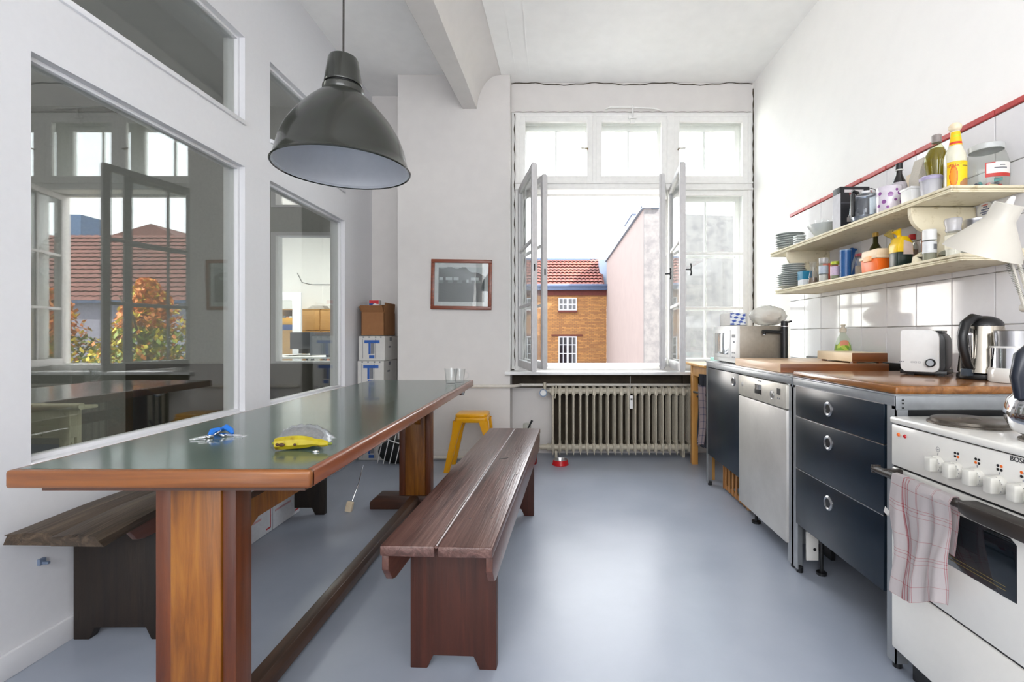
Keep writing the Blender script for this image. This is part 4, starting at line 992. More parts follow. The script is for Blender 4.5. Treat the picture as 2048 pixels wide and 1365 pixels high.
m = MB(); m.cyl((1.20,2.15,0), (1.20,2.15,.012), .022); m.cyl((1.20,2.15,.01), (1.20,2.15,.19), .008); obj('foot', m, black, wc, True)
cr = thing('slatted_crate', 'slatted wooden crate on the floor under the black door', 'crate', (1.42, 3.05, 0))
for i in range(7):
    y = 2.88+i*.062; obj('slat', MB().box(1.166, 1.172, y, y+.022, .02, .22, .001), w_crate, cr, True)
for i in range(5):
    x = 1.20+i*.09; obj('slat', MB().box(x, x+.05, 2.865, 2.875, .02, .22, .002), w_crate, cr, True)
obj('rail', MB().box(1.172, 1.185, 2.87, 3.30, .02, .05).box(1.172, 1.185, 2.87, 3.30, .17, .20).box(1.16,1.6,2.876,2.889,.02,.05).box(1.16,1.6,2.876,2.889,.17,.20).box(1.16,1.6,3.29,3.30,.02,.22).box(1.59,1.6,2.87,3.3,.02,.22), w_crate, cr, True)
# towel rail and towels at the far end of the unit
tr_ = thing('towel_rail', 'black double bar towel rail fixed to the end of the kitchen unit', 'rail', (1.15, 3.6, .60))
m = MB(); m.tube([(1.11,3.465,.635),(1.105,3.62,.635),(1.105,3.80,.625)], .009); m.tube([(1.13,3.465,.60),(1.13,3.62,.60),(1.13,3.78,.59)], .009); m.box(1.10,1.16,3.457,3.47,.58,.66,.003)
obj('bar', m, blackm, tr_, True)
def hang(name, label, x, y0, y1, z0, z1, mat, seed):
    m = MB(); m.grid(10, 24, lambda u, v: (x+.018*math.sin(u*9+seed)+.02*math.sin(v*3+seed)*v, y0+(y1-y0)*u*(1-.18*v)+.02*v, z1-(z1-z0)*v+.012*math.sin(u*7)*v), .003, uv=True)
    return tag(obj(name, m, mat), label, 'towel')
hang('dish_towel', 'crumpled grey pink towel hanging at the end of the kitchen unit', 1.085, 3.475, 3.62, .26, .70, checks('dusty_striped_cloth', (176,160,160), (96,96,120), [(0,.25,.2,0),(1,.12,.12,0)]), .5)
hang('dish_towel', 'dark grey towel hanging behind the pink one beside the pine table leg', 1.12, 3.48, 3.66, .24, .78, M('charcoal_cloth', (74,76,84), .95), 2.1)

# ------------------------------------------------------------------ stove
sv = thing('electric_stove', 'white free standing electric stove with four hotplates and control knobs', 'stove', (1.36, 1.255, 0))
SX = 1.06; SY0, SY1 = 1.005, 1.505
obj('body', MB().box(SX+.012, 1.66, SY0, SY1, .10, .80), white_e, sv, True)
obj('hob', MB().box(SX-.004, 1.67, SY0-.002, SY1+.004, .803, .823, .006, 3), white_e, sv, True)
obj('control_panel', MB().box(SX, SX+.02, SY0, SY1, .672, .800, .004), white_e, sv, True)
obj('oven_door', MB().box(SX, SX+.02, SY0, SY1, .325, .666, .005), white_e, sv, True)
obj('storage_drawer', MB().box(SX, SX+.02, SY0, SY1, .100, .319, .005), white_e, sv, True)
obj('seam_gap', MB().box(SX+.006, SX+.013, SY0+.002, SY1-.002, .11, .80), black, sv, True)
obj('plinth', MB().box(SX+.06, 1.64, SY0+.01, SY1-.01, .0, .10), black, sv, True)
m = MB()
m.prism([(1.13,.462),(1.41,.462),(1.415,.467),(1.415,.60),(1.408,.607),(1.112,.607),(1.095,.595),(1.095,.462)], SX-.002, SX+.004, 'x', bev=.001); obj('oven_window', m, darkglass, sv, True)
m = MB(); m.box(SX-.0028, SX-.0015, 1.12, 1.41, .478, .4795); m.box(SX-.0028,SX-.0015,1.12,1.41,.487,.4882); obj('rack_lines', m, M('brass_lines', (120,104,60), .4), sv, True)
m = MB(); m.cyl((SX-.045, SY1+.015, .655), (SX-.045, SY0-.01, .655), .011, seg=16); m.box(SX-.055, SX-.03, SY1+.002, SY1+.016, .642, .668, .003)
m.box(SX-.052, SX+.002, SY1-.05, SY1-.03, .645, .668, .004); m.prism([(1.19,.640), (1.16,.632), (1.0,.632), (1.0,.668), (1.19,.668)], SX-.058, SX-.01, 'x', bev=.004)
obj('door_handle', m, M('dark_brown_bakelite', (48,42,38), .35), sv, True)
knobm = M('pale_grey_knob', (206,204,196), .3)
for i, y in enumerate((1.321, 1.260, 1.198, 1.138, 1.080, 1.025)):
    m = MB(); m.lathe([(.0225,0), (.0225,.006), (.021,.010), (.019,.012), (0,.013)], 32, (SX, y, .722), (-1,0,0))
    m.box(SX-.032, SX-.010, y-.0115, y+.0115, .722-.0195, .722+.0195, .004)
    kb = obj('knob', m, knobm, sv, True)
    m = MB()
    for k in range(9):
        a = -2.2+k*.5; m.box(SX-.0125, SX-.0115, y-.0006+.0195*math.sin(a), y+.0006+.0195*math.sin(a), .7205+.0195*math.cos(a), .7225+.0195*math.cos(a))
    m.box(SX-.0015, SX, y-.0005, y+.0005, .7465, .7525); obj('tick_mark', m, greyp, kb, True)
    if i:
        for q_, (dy, dz) in enumerate(((.0045,.0045),(-.0045,.0045),(.0045,-.0045),(-.0045,-.0045))):
            m = MB(); m.lathe([(0,.001),(.0034,.001),(.0034,0)], 12, (SX, y+dy, .7625+dz), (-1,0,0))
            obj('dot', m, orange if q_ == (i*3) % 4 else black, kb, True)
    else:
        m = MB(); m.lathe([(.006,.0008),(.007,.0008)], 20, (SX, y, .7625), (-1,0,0)); m.box(SX-.001, SX, y-.006, y+.006, .762, .763); obj('dot', m, greyp, kb, True)
for y, mt, nm in ((1.473, orange, 'orange'), (1.446, M('red_lamp_lens', (190,24,30), .2, coat=.5), 'red')):
    m = MB(); m.lathe([(0,.004),(.004,.0035),(.006,.001),(.006,0)], 16, (SX, y, .772), (-1,0,0)); o = obj('indicator_lamp', m, mt, sv, True); o['label'] = nm + ' indicator lamp'
text('BOSCH', .0165, M('black_lettering', (36,36,40), .5), sv, (SX-.0006-1.36, 1.085-1.255, .7925), (R(90), 0, R(-90)))
plm = M('worn_cast_hotplate', (98,92,84), .35, metal=.6, var=.15, vs=20)
for x, y, r_ in ((1.19, 1.372, .090), (1.20, 1.125, .072), (1.50, 1.36, .072), (1.50, 1.13, .090)):
    m = MB(); m.lathe([(r_+.008,0), (r_+.008,.004), (r_+.002,.006), (r_,.004), (r_-.001,.013), (r_-.006,.015), (r_*.3,.015), (r_*.28,.012), (0,.012)], 48, (x, y, .8235)); obj('hotplate', m, plm, sv, True)
# tea towel over the oven door handle
m = MB()
def tw_(u, v):
    # u across (far -> near), v along: short back flap, over the bar, long front flap
    y = 1.412-.19*u + .010*math.sin(v*5+u*3)-.02*v*(u-.4)
    s_ = v*.50-.17
    fold = (.007*math.sin(u*17)+.004*math.sin(u*31+v*6))*min(1, abs(s_)*6)
    if s_ < -.012: x, z = SX-.033+fold*.3, .660+s_+.02
    elif s_ < .012: a = (s_+.012)/.024*PI; x, z = SX-.045+.0145*math.cos(a), .656+.0145*math.sin(a)
    else: x, z = SX-.060-.012*s_*2-fold-.004*math.sin(v*14+u*4), .655-(s_-.012)*(.94+.10*math.sin(u*4+.6)) 
    return (x, y, z)
m.grid(44, 60, tw_, .0015, uv=True)
tag(obj('tea_towel', m, checks('white_red_checked_cloth', (222,214,214), (190,60,74), [(0,.25,.03,.05),(0,.25,.02,.12),(1,.13,.02,.0),(1,.26,.012,.1),(1,.26,.012,.16),(0,.9,.02,.65),(0,.9,.02,.70),(0,.9,.02,.75)])), 'white tea towel with thin red checks hung over the oven door handle', 'towel')
m = MB(); m.box(SX-.073, SX-.072, 1.412, 1.432, .545, .563, .0, rot=Matrix.Rotation(R(20),3,'X')); o = obj('care_tag', m, cardw, bpy.data.objects['tea_towel'])
# stove top kettle
kt = thing('whistling_kettle', 'shiny round steel kettle with a black handle standing on the front hotplate', 'kettle', (1.180, 1.135, .839))
m = MB(); m.lathe([(0,0), (.055,0), (.070,.008), (.083,.035), (.085,.055), (.078,.085), (.06,.105), (.035,.115), (.03,.118), (0,.12)], 40); obj('body', m, chrome, kt)
m = MB(); m.lathe([(0,.118), (.03,.119), (.028,.125), (.008,.13), (.006,.14), (.014,.148), (.012,.158), (0,.162)], 24); obj('lid', m, chrome, kt)
m = MB(); m.tube([(-.072,0,.09), (-.080,0,.14), (-.070,0,.19), (-.045,0,.212), (0,0,.217), (.045,0,.212), (.07,0,.19), (.08,0,.14), (.072,0,.09)], .013, 12, rs=[.012,.015,.016,.014,.013,.014,.016,.015,.012]); obj('handle', m, M('blue_black_grip', (26,32,44), .3), kt)
m = MB(); m.cyl((.06,0,.07), (.125,0,.125), .018, .012, 16); obj('spout', m, chrome, kt)

# ------------------------------------------------------------------ on the worktops
WZ = .915
bd = tag(obj('cutting_board', MB().box(1.115, 1.655, 2.362, 2.955, .8925, .936, .004), [w_board, w_endgr]), 'large thick pale wooden board covering the sink with a dark end face', 'board')
for p_ in bd.data.polygons:
    if p_.normal.y < -.5: p_.material_index = 1
kb = thing('knife_block', 'low wooden block with a pale long side standing on the big board', 'block', (1.565, 2.54, .936))
o = obj('block', MB().box(1.477, 1.655, 2.375, 2.69, .945, .990, .003), [w_ash, w_endgr], kb, True)
for p_ in o.data.polygons:
    if p_.normal.y < -.5: p_.material_index = 1
for x in (1.49, 1.62):
    for y in (2.39, 2.65): obj('foot', MB().box(x, x+.02, y, y+.02, .9365, .945), w_endgr, kb, True)
# microwave
mw = thing('microwave_oven', 'white and grey microwave oven at the window end of the steel worktop', 'microwave', (1.3, 3.2, .892))
x0, x1, y0, y1, z0, z1 = 1.14, 1.46, 3.0, 3.43, .90, 1.137
obj('body', MB().box(x0+.02, x1, y0, y1, z0, z1, .004), M('warm_grey_casing', (150,142,130), .4, metal=.4), mw, True)
obj('front', MB().box(x0, x0+.022, y0-.001, y1, z0, z1+.001, .004), white_p, mw, True)
d = obj('door', MB().box(x0-.006, x0+.001, y0+.10, y1-.01, z0+.03, z1-.025, .003), white_p, mw, True)
obj('door_glass', MB().box(x0-.0075, x0-.005, y0+.125, y1-.05, z0+.05, z1-.045, .001), M('pale_mirror_glass', (190,196,202), .06, metal=.7), d, True)
m = MB(); m.box(x0-.002, x0+.001, y0+.02, y0+.075, z1-.075, z1-.055); m.box(x0-.002, x0+.001, y0+.03, y0+.055, z1-.11, z1-.095)
for k in range(6): m.box(x0-.0015, x0+.001, y0+.025+.02*(k % 3), y0+.035+.02*(k % 3), z0+.03+.03*(k//3), z0+.04+.03*(k//3))
obj('button', m, greyp, mw, True)
for x in (x0+.04, x1-.04):
    for y in (y0+.04, y1-.04): obj('foot', MB().cyl((x,y,.8925), (x,y,.902), .012), black, mw, True)
def bluef(u, v):
    c = math.sin(u*9+v*7)*math.cos(v*13-u*5); return (58,84,170) if c > .25 else (232,236,240) if c < .0 else (170,186,214)
pk = thing('paper_packet', 'white packet with a blue flower print lying on the microwave', 'packet', (1.2, 3.2, 1.138))
obj('packet', MB().box(1.15, 1.27, 3.14, 3.34, 1.139, 1.225, .010), cardw, pk, True)
painted('label', bluef, 20, 16, lambda u, v: (1.1520+.10*u, 3.1385, 1.145+.076*v), pk, True)
bg_ = thing('bread_bag', 'knotted translucent white plastic bag resting on the microwave', 'bag', (1.38, 3.1, 1.138))
m = MB(); m.ball((0,0,.065), .065, 32, (1.75, 1.35, 1.0))
for v in m.bm.verts: v.co += Vector((.010*wob(v.co.y*12, v.co.z*12), .010*wob(v.co.x*12, v.co.z*9, 2), .008*wob(v.co.x*11, v.co.y*13, 1))); v.co.z = max(.0015, v.co.z)
obj('film', m, glass('milky_film', (244,244,240), 1.5, .25, .55, (240,238,232)), bg_)
m = MB(); m.ball((.03,.01,.055), .042, 20, (1.6,1.2,.95)); obj('bread', m, M('pale_bread', (206,186,160), .8), bg_)
# tap
tp = thing('kitchen_tap', 'tall matt black single lever tap standing before the microwave', 'tap', (1.43, 2.978, .892))
m = MB(); m.lathe([(0,0), (.026,0), (.026,.006), (.0215,.008), (.0215,.238), (0,.238)], 24); obj('column', m, blackm, tp)
m = MB(); m.lathe([(.0218,.238), (.0218,.243), (0,.243)], 24); obj('chrome_ring', m, chrome, tp)
m = MB(); m.lathe([(0,.243), (.0205,.243), (.0205,.270), (.018,.274), (0,.274)], 24); m.cyl((0,0,.262), (.045,0,.272), .006); obj('lever', m, blackm, tp)
m = MB(); m.tube([(-.015,0,.203), (-.10,0,.207), (-.136,0,.207)], .011, 12); m.cyl((-.125,0,.207), (-.125,0,.19), .010); obj('spout', m, blackm, tp)
m = MB(); m.cyl((-.125,0,.19), (-.125,0,.186), .0095); obj('aerator', m, chrome, tp)
# dish soap
ds = thing('dish_soap_bottle', 'clear bottle of green dish soap with a pale cap behind the wooden block', 'bottle', (1.665, 2.76, .8935))
m = MB(); m.lathe([(0,0), (.045,0), (.05,.01), (.05,.09), (.045,.13), (.034,.165), (.018,.19), (.016,.20), (0,.20)], 32, sx=1, sy=.7); obj('bottle', m, glass('soap_bottle', (240,246,236), 1.4, .05, .12), ds)
m = MB(); m.lathe([(0,.004), (.044,.004), (.047,.012), (.047,.10), (.043,.13), (0,.13)], 28, sx=.96, sy=.64); obj('soap', m, M('lime_green_soap', (172,206,60), .2), ds)
def soapf(u, v): return (226,150,120) if v > .74 and abs(u-.5) < .3 else (132,178,50) if math.sin(u*9+v*12) > -.2 else (196,214,90)
m = MB(); painted('label', soapf, 14, 14, lambda u, v: (.0515*math.sin((u-.5)*1.7)-.012, -.0515*.72*math.cos((u-.5)*1.7), .055+.10*v*(1-.4*abs(2*u-1)**3)), ds)
m = MB(); m.lathe([(0,.20), (.018,.20), (.018,.222), (.010,.224), (.009,.236), (.013,.238), (.013,.246), (0,.246)], 24); obj('cap', m, M('beige_cap', (206,196,178), .4), ds)
# tall clear container
cc = thing('storage_bag_roll', 'tall clear plastic container with pale blue print left of the toaster', 'container', (1.615, 2.19, WZ))
cc.location = (1.612, 2.12, WZ); cc['label'] = 'tall clear plastic container with pale blue print standing between block and toaster'
m = MB(); m.lathe([(0,0), (.026,0), (.028,.004), (.028,.15), (.024,.155), (0,.155)], 24); obj('container', m, glass('clear_plastic', (240,242,246), 1.45, .03, .18), cc)
m = MB(); m.lathe([(0,.004), (.022,.004), (.022,.05), (0,.055)], 16); obj('contents', m, M('grey_sugar', (190,184,180), .8), cc)
m = MB(); m.lathe([(.0286,.095), (.0286,.125)], 24); obj('print', m, glass('blue_print_film', (214,222,244), 1.2, .1, .3, (160,170,214)), cc)
# toaster
to = thing('toaster', 'white two slot toaster with black ends beside the electric kettle', 'toaster', (1.565, 2.02, WZ), R(-46))
def rr(x0, x1, z0, z1, r, n=6, tl=1, tr=1):
    P = []
    for cx, cz, a0, rad in ((x1-r, z0+r, -PI/2, r), (x1-r*tr, z1-r*tr, 0, r*tr), (x0+r*tl, z1-r*tl, PI/2, r*tl), (x0+r, z0+r, PI, r)):
        for k in range(n+1): a = a0+PI/2*k/n; P.append((cx+rad*math.cos(a), cz+rad*math.sin(a)))
    return P
obj('core', MB().prism(rr(-.056, .078, .010, .178, .03, 6, .4, 1.3), -.085, .085, 'y', bev=.002), black, to)
obj('end_panel', MB().prism(rr(-.066, .062, .014, .186, .022, 6, .3, 1.6), -.112, -.082, 'y', bev=.003), white_p, to)
obj('base', MB().box(-.07, .085, -.1, .08, .004, .02, .003), black, to)
m = MB()
for x in (-.045, .055): m.box(x, x+.02, -.09, -.07, 0, .006)
obj('foot', m, black, to)
m = MB(); m.lathe([(.0165,0), (.0165,.014), (.013,.018), (0,.018)], 28, (.035,-.112,.052), (0,-1,0)); obj('dial', m, blackm, to)
m = MB(); m.lathe([(0,.0185), (.012,.0185)], 24, (.035,-.112,.052), (0,-1,0)); obj('dial_cap', m, galv, to)
m = MB()
for k in range(3):
    for a in ((0,.0008,0,.006), (.0072,.008,0,.006), (0,.008,0,.0008), (0,.008,.0052,.006)): m.box(-.030+k*.012+a[0], -.030+k*.012+a[1], -.1128, -.112, .050+a[2], .050+a[3])
    m.box(-.069+k*.006, -.0655+k*.006, -.1128, -.112, .052, .056)
obj('mark', m, greyp, to)
m = MB()
for x in (-.02, .04): m.box(x, x+.025, -.07, .07, .174, .182)
obj('slot', m, black, to)
# electric kettle
ek = thing('electric_kettle', 'brushed steel electric kettle with a large black handle', 'kettle', (1.615, 1.80, WZ), R(12))
m = MB(); m.lathe([(0,0), (.078,0), (.080,.004), (.078,.018), (.07,.022), (0,.022)], 40); obj('base', m, black, ek)
m = MB(); m.lathe([(.072,.022), (.076,.024), (.070,.10), (.060,.19), (.0575,.203), (0,.203)], 48); obj('body', m, blotch('brushed_kettle_steel', (176,168,154), (196,190,178), .22, 4, .4, .6, .02, metal=1), ek)
m = MB(); m.ball((0,0,.200), .059, 32, (1,1,.62)); m.bm.verts.ensure_lookup_table()
bmesh.ops.delete(m.bm, geom=[v for v in m.bm.verts if v.co.z < .19], context='VERTS'); obj('lid', m, black, ek)
m = MB(); m.tube([(-.02,-.005,.225), (-.065,-.01,.228), (-.105,-.015,.205), (-.123,-.018,.16), (-.118,-.018,.11), (-.098,-.015,.065), (-.078,-.01,.04)], .014, 14, rs=[.012,.016,.017,.016,.0155,.014,.014]); obj('handle', m, black, ek)
m = MB(); m.box(-.095, -.066, -.018, .014, .02, .19, .008); obj('handle_spine', m, black, ek)
m = MB(); m.box(-.098, -.072, -.022, .004, .075, .175, .008); obj('water_gauge', m, chrome, ek)
m = MB(); m.box(-.105,-.075,-.022,.004,.012,.04,.003); obj('switch', m, M('smoke_grey_switch', (70,78,88), .2), ek)
# milk frother
mf = thing('coffee_grinder', 'white and steel blender cup appliance with a blue ringed badge near the worktop end', 'appliance', (1.60, 1.655, WZ))
m = MB(); m.lathe([(0,0), (.072,0), (.075,.004), (.075,.042), (.070,.050), (0,.050)], 40); obj('base', m, white_e, mf)
m = MB(); m.lathe([(.069,.050), (.068,.122), (0,.122)], 40); obj('body', m, chrome, mf)
m = MB(); m.lathe([(.070,.119), (.070,.125), (0,.125)], 40); obj('collar', m, white_p, mf)
m = MB(); m.lathe([(.058,.125), (.060,.178), (.062,.180), (.0,.18)], 40); obj('cup', m, steel, mf)
m = MB(); m.lathe([(0,.0), (.020,0), (.020,-.003)], 24, (-.043,-.0555,.088), (-.6,-.8,0)); bdg = obj('badge', m, white_p, mf)
m = MB(); m.lathe([(.008,.0006), (.0105,.0012), (.0105,0)], 24, (-.045,-.0573,.088), (-.6,-.8,0)); obj('ring', m, bluep, bdg)
m = MB(); m.box(-.062,-.03,-.070,-.0685,.018,.022, rot=Matrix.Rotation(R(-28),3,'Z')); obj('mark', m, greyp, mf)

# ------------------------------------------------------------------ shelves
UZT, LZT = 1.637, 1.376
SFX = 1.47
def shelf(name, label, y0, y1, zt, brk):
    sh = thing(name, label, 'shelf', (1.6, (y0+y1)/2, zt))
    m = MB(); m.box(SFX+.01, 1.7505, y0+.008, y1-.008, zt-.022, zt, .001)
    obj('board', m, shelfm, sh, True)
    m = MB(); m.box(SFX, SFX+.014, y0, y1, zt-.010, zt+.001, .003); m.box(SFX+.003, SFX+.014, y0+.003, y1-.003, zt-.019, zt-.011, .003); m.box(SFX, SFX+.014, y0, y1, zt-.026, zt-.020, .002)
    m.box(SFX+.013, 1.750, y0, y0+.012, zt-.010, zt+.001, .003); m.box(SFX+.013, 1.750, y0+.003, y0+.012, zt-.019, zt-.011, .002); m.box(SFX+.013, 1.750, y0, y0+.012, zt-.026, zt-.020, .002)
    m.box(SFX+.013, 1.750, y1-.012, y1, zt-.026, zt+.001, .003)
    obj('edge_moulding', m, shelfm, sh, True)
    return sh
us = shelf('wall_shelf', 'upper worn cream wall shelf with a moulded edge carrying jars and bottles', 1.775, 3.265, UZT, 0)
ls = shelf('wall_shelf', 'lower worn cream wall shelf crowded with spice jars and boxes', 1.733, 3.19, LZT, 0)
for y in (1.985, 3.04):
    P = [(1.7505, UZT-.026), (SFX+.01, UZT-.026)]
    zt = UZT-.026
    for k in range(9): a = PI/2*k/8; P.append((SFX+.01+.085*(1-math.cos(a)), zt-.02-.085*math.sin(a)))
    P += [(1.595, zt-.108), (1.605, zt-.118)]
    for k in range(1, 8): a = PI*k/8; P.append((1.60-.04*math.sin(a)*.6+.01, zt-.12-.018*k))
    P += [(1.53, LZT+.05), (1.50, LZT+.03), (1.495, LZT+.001), (1.7505, LZT+.001)]
    obj('bracket', MB().prism(P, y, y+.02, 'y', bev=.0015), shelfm, us, True)

def item(name, label, cat, loc, parts, group=None, rz=0, seg=24):
    t = thing(name, label, cat, loc, rz, group)
    for pn, mt, pr in parts:
        m = MB()
        if callable(pr): pr(m)
        else: m.lathe(pr, seg)
        obj(pn, m, mt, t)
    return t
jar_g = glass('jar_glass', (250,252,250), 1.45, 0, .04)
clear_g = glass('clear_glass', (244,246,248), 1.5, 0, .03)
# plates: every plate is its own thing
def plates(x, y, z, n, r, label, group, dz=.0135):
    me = None
    for k in range(n):
        if me is None:
            m = MB(); m.lathe([(0,.003), (r*.55,.003), (r*.58,0), (r*.62,.003), (r*.85,.010), (r,.015), (r-.002,.018), (r*.83,.0135), (r*.6,.007), (0,.006)], 48)
            o = obj('plate', m, porc); me = o.data
        else: o = link('plate', me)
        o.location = (x+rng(-.003,.003), y+rng(-.003,.003), z+k*dz); tag(o, label, 'plate', group)
plates(1.552, 3.15, UZT+.001, 7, .088, 'grey white dinner plate in the stack at the far end of the upper shelf', 'dinner plates on the upper shelf', .0145)
plates(1.535, 3.085, LZT+.001, 7, .094, 'wide plate in the lower half of the stack on the lower shelf end', 'wide plates on the lower shelf', .0125)
plates(1.54, 3.085, LZT+.0895, 5, .074, 'small plate in the upper half of the stack on the lower shelf end', 'small plates on the lower shelf', .0125)
# upper shelf
item('storage_jar', 'large round glass jar of wrapped sweets with a grey lid and red framed label', 'jar', (1.672, 1.852, UZT+.001), [
    ('jar', jar_g, [(0,0), (.058,0), (.066,.008), (.070,.05), (.068,.10), (.058,.138), (.050,.148), (.050,.156)]),
    ('lid', M('grey_white_lid', (196,198,196), .3), [(.053,.152), (.0545,.156), (.0545,.172), (.050,.175), (0,.176)])], seg=40)
jj = [o for o in S.objects if o.name == 'storage_jar'][0]
def jlab(u, v): return (188,52,44) if v < .26 or u < .05 or (v > .93 and u < .35) else (70,70,80) if (.55 < v < .6 and .3 < u < .8) or (.75 < v < .8 and .5 < u < .7) else (232,228,222)
painted('label', jlab, 24, 16, lambda u, v: (.0712*math.sin(-.15+1.25*(u-.5)), -.0712*math.cos(-.15+1.25*(u-.5)), .035+.055*v), jj)
swc = [M('candy_%d' % i, c, .35) for i, c in enumerate(((40,110,190), (190,60,50), (70,160,160), (222,196,150), (60,70,90), (230,230,230)))]
for i in range(16):
    m = MB(); m.cyl((-.012,0,0), (.012,0,0), .006, seg=10); o = obj('sweet', m, swc[i % 6], jj); a = i*2.4; r_ = .012+.040*((i*7 % 16)/16)
    o.location = (r_*math.cos(a), r_*math.sin(a), .010+.010*(i % 3)); o.rotation_euler = (rng(-.4,.4), rng(-.4,.4), rng(0,6))
hs = item('hot_sauce_bottle', 'white hot sauce bottle with yellow label and round wooden cap', 'bottle', (1.563, 1.865, UZT+.001), [
    ('bottle', M('cream_sauce_glass', (226,222,200), .12, coat=.4), [(0,0), (.034,0), (.036,.006), (.036,.12), (.033,.145), (.022,.175), (.017,.20), (.015,.235), (0,.235)]),
    ('cap', w_ash, lambda m: m.ball((0,0,.252), .0215, 20, (1,1,.86)))], seg=32)
def hsl(u, v):
    if v > .93+.05*math.sin(u*9): return (232,190,20)
    if u < .06 or u > .94: return (236,196,24)
    if u < .5:
        d = ((u-.27)/.16)**2+((v-.45)/.40)**2
        if d < 1: return (236,150,30) if ((u-.27)/.12)**2+((v-.45)/.33)**2 < 1 else (222,100,30)
        return (240,204,20)
    if v < .18+.2*math.sin((u-.5)*5): return (176,124,80)
    if (.80 < v < .825 or .5 < v < .515) and .6 < u < .92: return (120,90,30)
    return (240,208,20)
painted('label', hsl, 40, 30, lambda u, v: (.0366*math.sin(-1.15+2.3*u-.3), -.0366*math.cos(-1.15+2.3*u-.3), .006+.105*v), hs)
painted('neck_label', lambda u, v: (214,60,40) if .12 < v < .26 else (200,210,40) if abs(v-.7) < .08 and abs(u-.5) < .25 else (240,196,20), 20, 12, lambda u, v: ((.0225-.0068*v)*math.sin(-1.4+2.8*u-.3), -(.0225-.0068*v)*math.cos(-1.4+2.8*u-.3), .178+.054*v), hs)
txm = M('red_lettering', (196,40,36), .5)
for i, ch in enumerate('CHOLULA'):
    a = -1.25+i*.13; text(ch, .013, txm, hs, (.0376*math.sin(a), -.0376*math.cos(a), .093+.004*math.sin(i*PI/6)), (R(90), 0, a), 'letter', .0001)
item('olive_oil_bottle', 'waisted clear bottle of golden green oil with a grey cap on the upper shelf', 'bottle', (1.622, 2.03, UZT+.001), [
    ('bottle', glass('oil_bottle', (240,242,220), 1.5), [(0,0), (.040,0), (.043,.006), (.043,.06), (.035,.12), (.044,.175), (.042,.20), (.025,.235), (.016,.25), (.015,.262)]),
    ('oil', M('golden_green_oil', (134,116,10), .12, coat=.5), [(0,.003), (.040,.004), (.0415,.06), (.0335,.12), (.0425,.175), (.0400,.203), (.024,.232), (0,.236)]),
    ('cap', M('grey_cap', (150,140,136), .4), [(0,.258), (.0175,.258), (.0175,.288), (.015,.291), (0,.291)])], seg=32)
item('plastic_tub', 'translucent round tub with a lavender lid standing before the oil bottle', 'tub', (1.532, 1.945, UZT+.001), [
    ('tub', glass('milky_tub', (236,236,240), 1.4, .2, .6, (226,226,234)), [(0,.0), (.033,0), (.038,.07), (.039,.072), (0,.072)]),
    ('lid', M('lavender_lid', (168,160,190), .4), [(.040,.068), (.041,.080), (.034,.086), (0,.086)])], seg=32)
item('white_container', 'small square white container beside the lavender lidded tub', 'container', (1.535, 2.045, UZT+.001), [
    ('body', white_p, lambda m: m.prism([(-.030,.0), (.030,.0), (.034,.062), (-.034,.062)], -.032, .032, 'y', bev=.003)),
    ('lid', white_p, lambda m: m.box(-.036, .036, -.035, .035, .060, .070, .002))])
item('paper_bag', 'tall folded beige and white paper bag behind the white container', 'bag', (1.655, 2.155, UZT+.001), [
    ('bag', M('beige_speckled_paper', (204,198,186), .8, var=.12, vs=90), lambda m: m.prism([(-.036,0), (.036,0), (.036,.15), (.006,.235), (-.012,.235), (-.036,.15)], -.03, .03, 'y', bev=.002))])
item('cream_carton', 'small cream and white carton wedged behind the dark syrup bottle', 'box', (1.70, 2.25, UZT+.001), [
    ('carton', cream_p, lambda m: m.box(-.025, .03, -.03, .03, 0, .20, .002))])
item('syrup_bottle', 'dark bottle with black cap and white shoulder label on the upper shelf', 'bottle', (1.618, 2.245, UZT+.001), [
    ('bottle', M('black_brown_bottle', (28,22,22), .1, coat=.5), [(0,0), (.030,0), (.032,.005), (.032,.13), (.026,.16), (.013,.195), (.0115,.225), (0,.225)]),
    ('label', M('pale_patterned_label', (196,190,196), .5, var=.35, vs=120), [(.0325,.07), (.0325,.135), (.028,.155)]),
    ('collar', white_p, [(.013,.212), (.017,.214), (.013,.219)]), ('cap', black, [(0,.221), (.0145,.221), (.0145,.246), (0,.247)])])
mu = item('spotted_mug', 'large pale mug with purple dots standing upside on the upper shelf', 'mug', (1.532, 2.19, UZT+.001), [
    ('mug', M('lilac_white_glaze', (216,208,218), .15, coat=.5), [(0,0), (.046,0), (.049,.004), (.051,.112), (.049,.116), (.047,.110), (.045,.01), (0,.008)]),
    ('handle', M('lilac_white_glaze_handle', (190,176,150), .2, coat=.5), lambda m: m.tube([(.047,-.012,.09), (.072,-.016,.085), (.078,-.017,.06), (.070,-.016,.035), (.046,-.012,.028)], .006))], seg=40)
mu['label'] = 'large pale mug with purple dots standing on the upper shelf'
for i, (a, z, r_) in enumerate(((-.5,.075,.011), (-1.0,.045,.009), (.25,.08,.009), (-.1,.05,.006), (.0,.095,.006), (-.7,.02,.006), (.45,.04,.007), (-1.35,.085,.008), (-1.5,.03,.007), (.2,.02,.005))):
    m = MB(); m.lathe([(0,.0012), (r_,.0004), (r_,-.002)], 20, (.0505*math.sin(a), -.0505*math.cos(a), z), (math.sin(a), -math.cos(a), 0)); obj('dot', m, M('purple_glaze', (142,84,150), .2), mu)
